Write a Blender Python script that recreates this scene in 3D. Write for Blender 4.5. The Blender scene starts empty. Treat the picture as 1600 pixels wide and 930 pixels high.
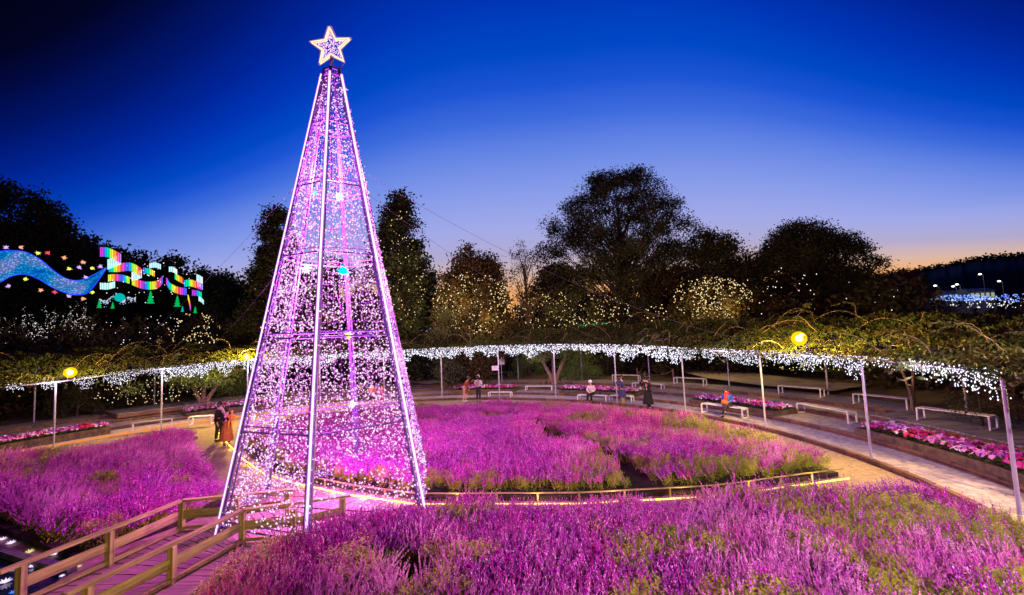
import bpy, math, random
import numpy as np
from mathutils import Matrix, Vector
rng = np.random.default_rng(7)
random.seed(7)
SC = bpy.context.scene
COL = SC.collection
PI = math.pi

# ------------------------------------------------------------------ camera
F_PX, PITCH, ROLL, CAM_H = 700.0, math.atan(55/700.0), math.radians(2.5), 4.4
fw = np.array([0, math.cos(PITCH), math.sin(PITCH)])
r0 = np.array([1.0, 0, 0]); u0 = np.cross(r0, fw)
CR = r0*math.cos(ROLL) - u0*math.sin(ROLL)
CU = u0*math.cos(ROLL) + r0*math.sin(ROLL)
cam_d = bpy.data.cameras.new('camera'); cam = bpy.data.objects.new('camera', cam_d); COL.objects.link(cam)
cam_d.sensor_width = 36.0; cam_d.lens = 36.0*F_PX/1600.0; cam_d.clip_start = 0.05; cam_d.clip_end = 6000
cam.matrix_world = Matrix(((CR[0], CU[0], -fw[0], 0), (CR[1], CU[1], -fw[1], 0), (CR[2], CU[2], -fw[2], CAM_H), (0, 0, 0, 1)))
SC.camera = cam

def lin(r, g, b, a=1.0):
    f = lambda c: (c/255.0)/12.92 if c/255.0 <= 0.04045 else ((c/255.0+0.055)/1.055)**2.4
    return (f(r), f(g), f(b), a)

# ------------------------------------------------------------------ world: dusk sky
SUN_AZ = math.radians(6)          # where the sun went down, to the right of straight ahead
W = bpy.data.worlds.new('World'); SC.world = W; W.use_nodes = True
nt = W.node_tree; nt.nodes.clear()
def wn(t, **k):
    n = nt.nodes.new(t)
    for a, b in k.items(): setattr(n, a, b)
    return n
def wmath(op, a, b=None, clamp=False):
    n = wn('ShaderNodeMath', operation=op, use_clamp=clamp)
    for i, v in enumerate((a, b)):
        if v is None: continue
        if isinstance(v, (int, float)): n.inputs[i].default_value = v
        else: nt.links.new(v, n.inputs[i])
    return n.outputs[0]
tc = wn('ShaderNodeTexCoord'); sx = wn('ShaderNodeSeparateXYZ'); nt.links.new(tc.outputs['Generated'], sx.inputs[0])
elev = wmath('DIVIDE', wmath('ARCSINE', sx.outputs[2]), PI/2)
hl = wmath('SQRT', wmath('ADD', wmath('MULTIPLY', sx.outputs[0], sx.outputs[0]), wmath('MULTIPLY', sx.outputs[1], sx.outputs[1])))
dt = wmath('DIVIDE', wmath('ADD', wmath('MULTIPLY', sx.outputs[0], math.sin(SUN_AZ)), wmath('MULTIPLY', sx.outputs[1], math.cos(SUN_AZ))), wmath('MAXIMUM', hl, 0.001))
# the glow bends down away from the sunset point: height is stretched with the cube of the angle from it
azd = wmath('MULTIPLY', wmath('ARCCOSINE', wmath('MINIMUM', wmath('MAXIMUM', dt, -1.0), 1.0)), 180/PI)
strch = wmath('MINIMUM', wmath('ADD', wmath('MULTIPLY', wmath('MULTIPLY', wmath('POWER', azd, 3.0), 1.12e-5), wmath('MINIMUM', wmath('MULTIPLY', wmath('MAXIMUM', elev, 0.0), 9.0), 1.0)), 1.0), 4.0)
tt = wmath('MINIMUM', wmath('MULTIPLY', wmath('MAXIMUM', elev, 0.0), strch), 1.0)
rn = wn('ShaderNodeValToRGB'); cr = rn.color_ramp; cr.elements.remove(cr.elements[-1])
for i, (e, c) in enumerate([(0, (250, 150, 80)), (5, (248, 178, 112)), (7.0, (220, 184, 166)), (9.8, (180, 172, 208)), (13.5, (162, 170, 232)), (18, (134, 155, 233)), (22, (104, 136, 229)), (26, (62, 108, 221)), (29.5, (28, 85, 212)), (33, (0, 72, 198)), (38.5, (0, 52, 180)), (45, (0, 36, 152)), (54, (0, 22, 112)), (64, (2, 11, 72)), (72, (2, 5, 38)), (90, (2, 3, 24))]):
    el = cr.elements[0] if i == 0 else cr.elements.new(e/90.0)
    el.position = e/90.0; el.color = lin(*c)
nt.links.new(tt, rn.inputs[0])
md = wn('ShaderNodeMapRange', interpolation_type='SMOOTHSTEP'); nt.links.new(dt, md.inputs[0]); md.inputs[1].default_value = .15; md.inputs[2].default_value = .84; md.inputs[3].default_value = .45; md.inputs[4].default_value = 1
bg = wn('ShaderNodeBackground'); nt.links.new(rn.outputs[0], bg.inputs[0]); nt.links.new(md.outputs[0], bg.inputs[1])
wo = wn('ShaderNodeOutputWorld'); nt.links.new(bg.outputs[0], wo.inputs[0])
SC.view_settings.view_transform = 'Standard'; SC.view_settings.look = 'None'; SC.view_settings.exposure = 0; SC.view_settings.gamma = 1
SC.cycles.use_denoising = True
SC.cycles.sample_clamp_indirect = 4.0
SC.cycles.max_bounces = 5; SC.cycles.diffuse_bounces = 2; SC.cycles.glossy_bounces = 2; SC.cycles.transmission_bounces = 2; SC.cycles.transparent_max_bounces = 8; SC.cycles.volume_bounces = 0
SC.cycles.caustics_reflective = False; SC.cycles.caustics_refractive = False

# last glow of the set sun, very weak and warm
sd = bpy.data.lights.new('sun', 'SUN'); sd.energy = 0.02; sd.angle = math.radians(12); sd.color = (1, .6, .4)
so = bpy.data.objects.new('sun', sd); COL.objects.link(so)
so.rotation_euler = (math.radians(88), 0, -SUN_AZ + PI)

# ------------------------------------------------------------------ projection helpers (pixel of the 1600x930 photo -> world point)
def ray(x, y): return fw*F_PX + CR*(x-800) - CU*(y-465)
def G(x, y, z=0.0):
    d = ray(x, y); t = (z-CAM_H)/d[2]; return np.array([d[0]*t, d[1]*t, z])
def D(x, y, Y):
    d = ray(x, y); t = Y/d[1]; return np.array([d[0]*t, Y, CAM_H+d[2]*t])
def proj(p):
    v = np.array([p[0], p[1], p[2]-CAM_H]); w = v@fw; return 800+F_PX*(v@CR)/w, 465-F_PX*(v@CU)/w
CX, CY = -6.4, 14.1
def P(r, th, z=0.0): return np.array([CX+r*math.cos(math.radians(th)), CY+r*math.sin(math.radians(th)), z])
def th_at(px, r, z):          # angle on the ring of radius r seen at picture column px
    best = min((abs(proj(P(r, t, z))[0]-px), t) for t in np.arange(-28, 172, 0.1)); return best[1]

# ------------------------------------------------------------------ materials
MATS = {}
def new_mat(name):
    m = bpy.data.materials.new(name); m.use_nodes = True; MATS[name] = m
    return m, m.node_tree, m.node_tree.nodes['Principled BSDF']
def mat(name, c1, c2=None, rough=0.7, scale=6.0, bump=0.0, metal=0.0, by='noise', spec=0.3, detail=4.0):
    m, t, b = new_mat(name)
    b.inputs['Roughness'].default_value = rough; b.inputs['Metallic'].default_value = metal; b.inputs['Specular IOR Level'].default_value = spec
    if c2 is None: c2 = tuple(x*0.7 for x in c1)
    g = t.nodes.new('ShaderNodeNewGeometry'); mp = t.nodes.new('ShaderNodeMapping'); t.links.new(g.outputs['Position'], mp.inputs[0])
    n = t.nodes.new('ShaderNodeTexNoise'); n.inputs['Scale'].default_value = scale; n.inputs['Detail'].default_value = detail; t.links.new(mp.outputs[0], n.inputs[0])
    mixc = t.nodes.new('ShaderNodeMix'); mixc.data_type = 'RGBA'
    mixc.inputs[6].default_value = (*c1, 1); mixc.inputs[7].default_value = (*c2, 1)
    if by == 'noise':
        mr_ = t.nodes.new('ShaderNodeMapRange'); mr_.inputs[1].default_value = .35; mr_.inputs[2].default_value = .65; t.links.new(n.outputs[0], mr_.inputs[0]); t.links.new(mr_.outputs[0], mixc.inputs[0])
    else:
        oi = t.nodes.new('ShaderNodeObjectInfo'); a = t.nodes.new('ShaderNodeMath'); a.operation = 'ADD'; a.use_clamp = True
        s = t.nodes.new('ShaderNodeMath'); s.operation = 'MULTIPLY_ADD'; s.inputs[1].default_value = 1.6; s.inputs[2].default_value = -.8
        t.links.new(n.outputs[0], s.inputs[0]); t.links.new(oi.outputs['Random'], a.inputs[0]); t.links.new(s.outputs[0], a.inputs[1]); t.links.new(a.outputs[0], mixc.inputs[0])
    t.links.new(mixc.outputs[2], b.inputs['Base Color'])
    if bump:
        bp = t.nodes.new('ShaderNodeBump'); bp.inputs['Strength'].default_value = bump; bp.inputs['Distance'].default_value = .02; t.links.new(n.outputs[0], bp.inputs['Height']); t.links.new(bp.outputs[0], b.inputs['Normal'])
    return m
def emat(name, col, strength, col2=None, scale=40.0, light=False):
    m, t, b = new_mat(name); t.nodes.remove(b)
    e = t.nodes.new('ShaderNodeEmission'); e.inputs[0].default_value = (*col, 1); e.inputs[1].default_value = strength
    if col2 is not None:
        g = t.nodes.new('ShaderNodeNewGeometry'); wnz = t.nodes.new('ShaderNodeTexWhiteNoise'); wnz.noise_dimensions = '1D'
        t.links.new(g.outputs['Random Per Island'], wnz.inputs['W'])
        mi = t.nodes.new('ShaderNodeMix'); mi.data_type = 'RGBA'; mi.inputs[6].default_value = (*col, 1); mi.inputs[7].default_value = (*col2, 1)
        t.links.new(g.outputs['Random Per Island'], mi.inputs[0]); t.links.new(mi.outputs[2], e.inputs[0])
    t.links.new(e.outputs[0], t.nodes['Material Output'].inputs[0])
    m.cycles.emission_sampling = 'FRONT_BACK' if light else 'NONE'
    return m
def leafmat(name, c1, c2, scale=1.2, trans=.3):
    m, t, b = new_mat(name)
    g = t.nodes.new('ShaderNodeNewGeometry'); n = t.nodes.new('ShaderNodeTexNoise'); n.inputs['Scale'].default_value = scale; t.links.new(g.outputs['Position'], n.inputs[0])
    a = t.nodes.new('ShaderNodeMath'); a.operation = 'MULTIPLY_ADD'; a.inputs[1].default_value = 2.0; a.inputs[2].default_value = -.9; t.links.new(n.outputs[0], a.inputs[0])
    a2 = t.nodes.new('ShaderNodeMath'); a2.operation = 'MULTIPLY_ADD'; a2.inputs[1].default_value = .6; a2.use_clamp = True; t.links.new(g.outputs['Random Per Island'], a2.inputs[0]); t.links.new(a.outputs[0], a2.inputs[2])
    mi = t.nodes.new('ShaderNodeMix'); mi.data_type = 'RGBA'; mi.inputs[6].default_value = (*c1, 1); mi.inputs[7].default_value = (*c2, 1); t.links.new(a2.outputs[0], mi.inputs[0])
    t.links.new(mi.outputs[2], b.inputs['Base Color']); b.inputs['Roughness'].default_value = .6; b.inputs['Specular IOR Level'].default_value = .2
    if trans:
        tr = t.nodes.new('ShaderNodeBsdfTranslucent'); t.links.new(mi.outputs[2], tr.inputs[0]); ms = t.nodes.new('ShaderNodeMixShader'); ms.inputs[0].default_value = trans
        t.links.new(b.outputs[0], ms.inputs[1]); t.links.new(tr.outputs[0], ms.inputs[2]); t.links.new(ms.outputs[0], t.nodes['Material Output'].inputs[0])
    return m
def wood(name, c1, c2):
    m, t, b = new_mat(name)
    tcn = t.nodes.new('ShaderNodeTexCoord'); mp = t.nodes.new('ShaderNodeMapping'); mp.inputs['Scale'].default_value = (1.2, 16, 16); t.links.new(tcn.outputs['Object'], mp.inputs[0])
    n = t.nodes.new('ShaderNodeTexNoise'); n.inputs['Scale'].default_value = 1.5; n.inputs['Detail'].default_value = 6; t.links.new(mp.outputs[0], n.inputs[0])
    oi = t.nodes.new('ShaderNodeObjectInfo'); a = t.nodes.new('ShaderNodeMath'); a.operation = 'MULTIPLY_ADD'; a.inputs[1].default_value = .5; t.links.new(oi.outputs['Random'], a.inputs[0])
    k = t.nodes.new('ShaderNodeMath'); k.operation = 'MULTIPLY_ADD'; k.inputs[1].default_value = 2.4; k.inputs[2].default_value = -1.0; t.links.new(n.outputs[0], k.inputs[0]); t.links.new(k.outputs[0], a.inputs[2]); a.use_clamp = True
    mi = t.nodes.new('ShaderNodeMix'); mi.data_type = 'RGBA'; mi.inputs[6].default_value = (*c1, 1); mi.inputs[7].default_value = (*c2, 1); t.links.new(a.outputs[0], mi.inputs[0]); t.links.new(mi.outputs[2], b.inputs['Base Color'])
    bp = t.nodes.new('ShaderNodeBump'); bp.inputs['Strength'].default_value = .5; bp.inputs['Distance'].default_value = .01; t.links.new(n.outputs[0], bp.inputs['Height']); t.links.new(bp.outputs[0], b.inputs['Normal'])
    b.inputs['Roughness'].default_value = .7; b.inputs['Specular IOR Level'].default_value = .25
    return m

M_path = mat('path_concrete', (.30, .225, .16), (.19, .14, .10), .8, 7, .7, detail=8.0)
M_terr = mat('terrace_paving', (.40, .35, .39), (.22, .19, .21), .8, 6, .8, detail=8.0)
M_kerb = mat('kerb_brick', (.20, .11, .06), (.09, .05, .035), .85, 9, .8, by='obj')
M_plank = wood('plank_wood', (.24, .17, .14), (.10, .07, .06))
M_deckp = wood('deck_plank_wood', (.30, .28, .29), (.14, .13, .14))
M_rail = wood('rail_wood', (.36, .31, .12), (.15, .12, .05))
M_soil = mat('soil', (.035, .024, .016), (.015, .011, .008), .95, 4, 1.0)
M_lawn = mat('garden_ground', (.10, .09, .035), (.15, .10, .06), .95, .35, .6)
M_gpath = mat('garden_path_ground', (.42, .34, .28), (.26, .20, .16), .9, .8, .6)
M_steel = mat('painted_steel', (.42, .42, .48), (.33, .33, .39), .35, 3, 0, .3, spec=.5)
M_white = mat('white_metal', (.75, .74, .76), (.6, .58, .6), .4, 8)
M_bark = mat('bark', (.10, .07, .05), (.04, .03, .022), .9, 12, 1.0)
M_barkl = mat('pale_bark', (.26, .18, .13), (.12, .08, .06), .9, 9, 1.0)
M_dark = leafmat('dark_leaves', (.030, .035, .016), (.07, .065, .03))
M_conif = leafmat('conifer_needles', (.025, .035, .018), (.05, .055, .025))
M_rust = leafmat('rust_leaves', (.085, .045, .018), (.05, .06, .02))
M_maple = leafmat('maple_leaves', (.13, .035, .03), (.07, .03, .02))
M_vine = leafmat('vine_leaves', (.035, .058, .014), (.05, .036, .010), .9)
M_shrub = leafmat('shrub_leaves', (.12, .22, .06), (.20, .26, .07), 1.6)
M_tower = mat('tower_steel', (.17, .12, .30), (.12, .085, .22), .4, 4, 0, .4)

# ------------------------------------------------------------------ mesh helpers
def tag(o, label=None, cat=None, group=None, kind=None):
    if label: o['label'] = label
    if cat: o['category'] = cat
    if group: o['group'] = group
    if kind: o['kind'] = kind
    return o
def link(name, me, parent=None, m=None):
    o = bpy.data.objects.new(name, me); COL.objects.link(o)
    if m is not None and me is not None and not me.materials: me.materials.append(m)
    if parent is not None: o.parent = parent
    return o
def empty(name, loc=(0, 0, 0), rz=0.0):
    o = bpy.data.objects.new(name, None); COL.objects.link(o); o.location = tuple(loc); o.rotation_euler = (0, 0, rz); o.empty_display_size = .3; return o
def mesh_np(name, V, Fc, m=None, smooth=False):
    V = np.asarray(V, dtype=np.float32); Fc = np.asarray(Fc, dtype=np.int32); k = Fc.shape[1]
    me = bpy.data.meshes.new(name); me.vertices.add(len(V)); me.vertices.foreach_set('co', V.ravel())
    me.loops.add(Fc.size); me.loops.foreach_set('vertex_index', Fc.ravel())
    me.polygons.add(len(Fc)); me.polygons.foreach_set('loop_start', np.arange(0, Fc.size, k, dtype=np.int32))
    me.update(calc_edges=True); me.validate()
    if smooth: me.polygons.foreach_set('use_smooth', np.ones(len(Fc), bool))
    if m: me.materials.append(m)
    return me
class MB:
    def __init__(s): s.v = []; s.f = []; s.mi = []; s.cur = 0
    def add(s, vs, fs):
        b = len(s.v); s.v += [tuple(map(float, v)) for v in vs]; s.f += [tuple(b+i for i in f) for f in fs]; s.mi += [s.cur]*len(fs)
    def box(s, c, d, rz=0.0, M=None):
        x, y, z = d[0]/2, d[1]/2, d[2]/2
        vs = [(-x, -y, -z), (x, -y, -z), (x, y, -z), (-x, y, -z), (-x, -y, z), (x, -y, z), (x, y, z), (-x, y, z)]
        ca, sa = math.cos(rz), math.sin(rz)
        vs = [(c[0]+a*ca-b_*sa, c[1]+a*sa+b_*ca, c[2]+e) for a, b_, e in vs]
        s.add(vs, [(0, 3, 2, 1), (4, 5, 6, 7), (0, 1, 5, 4), (1, 2, 6, 5), (2, 3, 7, 6), (3, 0, 4, 7)])
    def beam(s, a, b, w, h):     # box from a to b, w wide, h high
        a = np.array(a, float); b = np.array(b, float); d = b-a; L = np.linalg.norm(d); d /= L
        up = np.array([0, 0, 1.0]) if abs(d[2]) < .95 else np.array([0, 1.0, 0]); sd_ = np.cross(d, up); sd_ /= np.linalg.norm(sd_); up = np.cross(sd_, d)
        vs = [p + sd_*sx_*w/2 + up*sz*h/2 for p in (a, b) for sx_, sz in ((-1, -1), (1, -1), (1, 1), (-1, 1))]
        s.add(vs, [(0, 1, 2, 3), (7, 6, 5, 4), (0, 4, 5, 1), (1, 5, 6, 2), (2, 6, 7, 3), (3, 7, 4, 0)])
    def tube(s, pts, rad, n=6, cap=True):
        pts = [np.array(p, float) for p in pts]; rs = rad if hasattr(rad, '__len__') else [rad]*len(pts); b = len(s.v); prev = None
        vs = []
        for i, p in enumerate(pts):
            d = pts[min(i+1, len(pts)-1)] - pts[max(i-1, 0)]; d = d/(np.linalg.norm(d)+1e-9)
            ref = prev if prev is not None else (np.array([0, 0, 1.0]) if abs(d[2]) < .9 else np.array([1.0, 0, 0]))
            x = ref - d*(ref@d); x /= np.linalg.norm(x)+1e-9; y = np.cross(d, x); prev = x
            for k in range(n):
                a = 2*PI*k/n; vs.append(p + (x*math.cos(a)+y*math.sin(a))*rs[i])
        fs = [(i*n+k, i*n+(k+1) % n, (i+1)*n+(k+1) % n, (i+1)*n+k) for i in range(len(pts)-1) for k in range(n)]
        if cap: fs += [tuple(reversed(range(n))), tuple(range((len(pts)-1)*n, len(pts)*n))]
        s.add(vs, fs)
    def ball(s, c, r, n=8, m=6, sz=1.0):
        vs = [(c[0], c[1], c[2]-r*sz)] + [(c[0]+r*math.sin(PI*j/m)*math.cos(2*PI*k/n), c[1]+r*math.sin(PI*j/m)*math.sin(2*PI*k/n), c[2]-r*sz*math.cos(PI*j/m)) for j in range(1, m) for k in range(n)] + [(c[0], c[1], c[2]+r*sz)]
        fs = [(0, 1+(k+1) % n, 1+k) for k in range(n)] + [(1+j*n+k, 1+j*n+(k+1) % n, 1+(j+1)*n+(k+1) % n, 1+(j+1)*n+k) for j in range(m-2) for k in range(n)] + [(1+(m-2)*n+k, 1+(m-2)*n+(k+1) % n, len(vs)-1) for k in range(n)]
        s.add(vs, fs)
    def mesh(s, name, *mats):
        me = bpy.data.meshes.new(name); me.from_pydata(s.v, [], s.f); me.update()
        for m in mats: me.materials.append(m)
        if len(mats) > 1: me.polygons.foreach_set('material_index', s.mi)
        return me
    def obj(s, name, m, parent=None): return link(name, s.mesh(name, m), parent)
def beam_obj(name, a, b, w, h, m, parent=None):
    a = np.array(a, float); b = np.array(b, float); d = b-a; L = float(np.linalg.norm(d)); d /= L
    up = np.array([0, 0, 1.0]) if abs(d[2]) < .95 else np.array([0, 1.0, 0]); s_ = np.cross(up, d); s_ /= np.linalg.norm(s_); up = np.cross(d, s_)
    bm_ = MB(); e = min(w, h)*.12
    for i_, (x, k) in enumerate(((-L/2, -e), (-L/2+e, 0), (L/2-e, 0), (L/2, -e))):
        bm_.v += [(x, sy*(w/2+k), sz*(h/2+k)) for sy, sz in ((-1, -1), (1, -1), (1, 1), (-1, 1))]
    bm_.f = [(3, 2, 1, 0), (12, 13, 14, 15)] + [(4*i_+k, 4*i_+(k+1) % 4, 4*i_+4+(k+1) % 4, 4*i_+4+k) for i_ in range(3) for k in range(4)]
    o = link(name, bm_.mesh(name, m), parent); c = (a+b)/2
    o.matrix_local = Matrix(((d[0], s_[0], up[0], c[0]), (d[1], s_[1], up[1], c[1]), (d[2], s_[2], up[2], c[2]), (0, 0, 0, 1))); return o
OCT = np.array([[1, 0, 0], [-1, 0, 0], [0, 1, 0], [0, -1, 0], [0, 0, 1], [0, 0, -1]], float)
OCF = np.array([[0, 2, 4], [2, 1, 4], [1, 3, 4], [3, 0, 4], [2, 0, 5], [1, 2, 5], [3, 1, 5], [0, 3, 5]])
def bulbs(name, pts, rad, m, parent=None, sz=1.0):
    pts = np.asarray(pts, float); n = len(pts); rad = np.broadcast_to(np.asarray(rad, float), (n,))
    V = pts[:, None, :] + OCT[None]*rad[:, None, None]*np.array([1, 1, sz]); Fc = OCF[None] + (np.arange(n)*6)[:, None, None]
    o = link(name, mesh_np(name, V.reshape(-1, 3), Fc.reshape(-1, 3), m), parent); o['kind'] = 'stuff'; return o
def unit(n): 
    v = rng.normal(size=(n, 3)); return v/np.linalg.norm(v, axis=1)[:, None]
def leafmesh(name, pts, L, Wd, m, flat=0.0):
    n = len(pts); u = unit(n); w = unit(n)
    if flat: w[:, 2] += flat*3; w /= np.linalg.norm(w, axis=1)[:, None]
    v = np.cross(w, u); v /= np.linalg.norm(v, axis=1)[:, None]+1e-9; u = np.cross(v, w)
    L = np.broadcast_to(L, (n,))[:, None]*rng.uniform(.6, 1.3, (n, 1)); Wd = np.broadcast_to(Wd, (n,))[:, None]*rng.uniform(.7, 1.2, (n, 1))
    V = np.stack([pts-u*L/2, pts+v*Wd/2, pts+u*L/2, pts-v*Wd/2], 1).reshape(-1, 3)
    return mesh_np(name, V, np.arange(4*n).reshape(-1, 4), m)
def poly_sheet(name, pts, z, m, thick=0.0):
    n = len(pts); mb = MB(); vs = [(p[0], p[1], z) for p in pts]; fs = [tuple(range(n))]
    if thick:
        vs += [(p[0], p[1], z-thick) for p in pts]; fs += [(i, n+i, n+(i+1) % n, (i+1) % n) for i in range(n)]
    mb.add(vs, fs); return mb.obj(name, m)
def annulus(name, r1, r2, z, m, t0=0, t1=360, n=144, parent=None, z2=None):
    V = []; z2 = z if z2 is None else z2
    for k in range(n+1):
        t = t0+(t1-t0)*k/n; V.append(P(r1, t, z)); V.append(P(r2, t, z2))
    Fc = [(2*k, 2*k+1, 2*k+3, 2*k+2) for k in range(n)]
    return link(name, mesh_np(name, np.array(V), np.array(Fc), m), parent)
def inside(pts, poly):
    x, y = pts[:, 0], pts[:, 1]; c = np.zeros(len(pts), bool); n = len(poly)
    for i in range(n):
        x1, y1 = poly[i][:2]; x2, y2 = poly[(i+1) % n][:2]
        k = ((y1 > y) != (y2 > y)); xi = (x2-x1)*(y-y1)/((y2-y1) if y2 != y1 else 1e-9)+x1; c ^= k & (x < xi)
    return c
def dist_poly(pts, line):
    d = np.full(len(pts), 1e9)
    for a, b in zip(line[:-1], line[1:]):
        a = np.array(a[:2]); b = np.array(b[:2]); ab = b-a; t = np.clip(((pts[:, :2]-a)@ab)/(ab@ab), 0, 1); d = np.minimum(d, np.linalg.norm(pts[:, :2]-(a+t[:, None]*ab), axis=1))
    return d
def area_of(m): return m

# ------------------------------------------------------------------ ground and terraces
TZ = [0.0, .13, .26, .39, .52]; TR = [17.0, 18.5, 20.4, 22.2, 24.4]
base = annulus('ground', 0.0, 17.05, 0.0, M_path, 0, 360, 120); tag(base, kind='structure')
names = ['lower_terrace', 'middle_terrace', 'upper_terrace', 'top_terrace']
BLK = MB(); BLK.box((0, 0, 0), (.14, .43, .18)); blk = BLK.mesh('kerb_block', M_kerb)
def kerb(i, t0, t1):
    r = TR[i]; z = TZ[i+1]; root = annulus('kerb_footing', r-.10, r+.10, z-.05, M_soil, t0, t1, 90); tag(root, kind='structure')
    n = int(math.radians(t1-t0)*r/.45)
    for k in range(n):
        t = t0+(t1-t0)*(k+.5)/n; o = link('kerb_block', blk, root); q = P(r, t, z-.07+rng.normal()*.006); o.location = q; o.rotation_euler = (rng.normal()*.02, rng.normal()*.02, math.radians(t)+rng.normal()*.02)
for i, nm in enumerate(names):
    a = annulus(nm, TR[i], TR[i+1], TZ[i+1], M_terr, 0, 360, 144); tag(a, kind='structure')
kerb(0, -22, 96); kerb(1, -18, 165); kerb(2, -5, 165); kerb(3, 2, 165)
# ground beyond the terraces out to the horizon
V = []; Fc = []; rr = [24.4, 26, 28, 31, 35, 40, 48, 60, 80, 120, 200, 500, 1200, 4000]; NT = 96
def gz(x, y, r): return .5 + (0 if r < 25 else .12*math.sin(x*.35)+.12*math.cos(y*.3)) + (0.0 if r < 45 else 0)
for r in rr:
    for k in range(NT):
        q = P(r, 360*k/NT); V.append((q[0], q[1], gz(q[0], q[1], r)))
for i in range(len(rr)-1):
    for k in range(NT): Fc.append((i*NT+k, (i+1)*NT+k, (i+1)*NT+(k+1) % NT, i*NT+(k+1) % NT))
tag(link('garden_ground', mesh_np('garden_ground', V, Fc, M_lawn)), kind='structure')
def ribbon_path(name, px, width, z, m):
    pts = [G(*p, z) for p in px]; L = []; R_ = []
    for i, p in enumerate(pts):
        d = pts[min(i+1, len(pts)-1)]-pts[max(i-1, 0)]; d /= np.linalg.norm(d); nrm = np.array([-d[1], d[0], 0]); w = width[i]/2 if hasattr(width, '__len__') else width/2
        L.append(p+nrm*w); R_.append(p-nrm*w)
    return tag(poly_sheet(name, L+R_[::-1], z, m), kind='structure')
ribbon_path('garden_path', [(1330, 606), (1230, 598), (1150, 588), (1080, 574), (1000, 567), (900, 566)], [3.5, 4, 4.2, 4, 4, 4], .80, M_gpath)
ribbon_path('garden_path', [(640, 598), (700, 590), (760, 582), (830, 578)], [5, 5, 4.5, 3.5], .79, M_gpath)

# ------------------------------------------------------------------ flower beds
ctr_front = [(-12.4, 20.2), (-10.2, 17.6), (-8.4, 15.7), (-6.9, 14.6), (-4.7, 13.3), (-2.7, 12.4), (1.5, 11.95), (5.0, 12.05), (8.9, 12.9)]
ctr = ctr_front + [tuple(P(float(np.interp(t, [0, 25, 50, 70, 90, 120], [15.3, 14.8, 14.0, 12.9, 12.5, 12.3])), t)[:2]) for t in range(-4, 122, 4)]
left = [tuple(P(float(np.interp(t, [138, 156, 168, 185], [11.8, 12.0, 14.4, 14.9])), t)[:2]) for t in range(139, 178, 4)] + [(-20.5, 13.6), (-14.9, 12.5), (-11.3, 10.7), (-9.3, 9.7), (-8.9, 10.6), (-8.45, 11.5), (-8.2, 12.7), (-9.4, 14.0), (-11.4, 16.2), (-13.2, 18.4), (-15.2, 21.2)]
front = [(-5.5, 8.3), (-5.1, 9.0), (-4.4, 9.6), (-3.4, 9.9), (-2.6, 10.3), (-1.4, 10.55), (1.5, 10.5), (5.0, 10.5), (8.0, 10.6), (9.3, 10.2), (9.7, 8.8), (9.3, 6.6), (8.4, 4.3), (6.5, 3.4), (4, 3.5), (2, 4.0), (-.4, 4.9), (-2.4, 5.8), (-4.2, 6.6), (-5.6, 7.2)]
for pl in (ctr, left, front): tag(poly_sheet('flower_bed_soil', pl, .12, M_soil, .16), kind='structure')
furrows = [[G(*p, .3) for p in L] for L in ([(840, 672), (872, 690), (923, 706), (969, 728), (1005, 752)], [(660, 658), (740, 652), (800, 655), (850, 668)])]

def salvia_mats():
    out = []
    for nm, cA, cB, cC in (('salvia_spike', (.42, .010, .60), (.86, .014, .60), (1.0, .56, .90)),):
        m, t, b = new_mat(nm)
        g = t.nodes.new('ShaderNodeNewGeometry'); oi = t.nodes.new('ShaderNodeObjectInfo')
        n = t.nodes.new('ShaderNodeTexNoise'); n.inputs['Scale'].default_value = .5; n.inputs['Detail'].default_value = 2; t.links.new(g.outputs['Position'], n.inputs[0])
        m1 = t.nodes.new('ShaderNodeMix'); m1.data_type = 'RGBA'; m1.inputs[6].default_value = (*cA, 1); m1.inputs[7].default_value = (*cB, 1); t.links.new(oi.outputs['Random'], m1.inputs[0])
        mr_ = t.nodes.new('ShaderNodeMapRange'); mr_.inputs[1].default_value = .84; mr_.inputs[2].default_value = .90; t.links.new(g.outputs['Random Per Island'], mr_.inputs[0])
        m2 = t.nodes.new('ShaderNodeMix'); m2.data_type = 'RGBA'; t.links.new(m1.outputs[2], m2.inputs[6]); m2.inputs[7].default_value = (*cC, 1); t.links.new(mr_.outputs[0], m2.inputs[0])
        md_ = t.nodes.new('ShaderNodeMapRange'); md_.inputs[1].default_value = .0; md_.inputs[2].default_value = .5; md_.inputs[3].default_value = .10; md_.inputs[4].default_value = 1.0; t.links.new(g.outputs['Random Per Island'], md_.inputs[0])
        m3 = t.nodes.new('ShaderNodeMix'); m3.data_type = 'RGBA'; m3.blend_type = 'MULTIPLY'; m3.inputs[0].default_value = 1; t.links.new(m2.outputs[2], m3.inputs[6]); t.links.new(md_.outputs[0], m3.inputs[7]); t.links.new(m3.outputs[2], b.inputs['Base Color']); b.inputs['Roughness'].default_value = .8; b.inputs['Specular IOR Level'].default_value = .1
        out.append(m)
    return out
M_spike, = salvia_mats()
M_spikeL = leafmat('pale_salvia_spike', (.55, .03, .46), (.98, .50, .84), .8, .15)
M_sleaf = leafmat('salvia_leaves', (.18, .27, .03), (.46, .50, .05), 2, .25)
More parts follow.
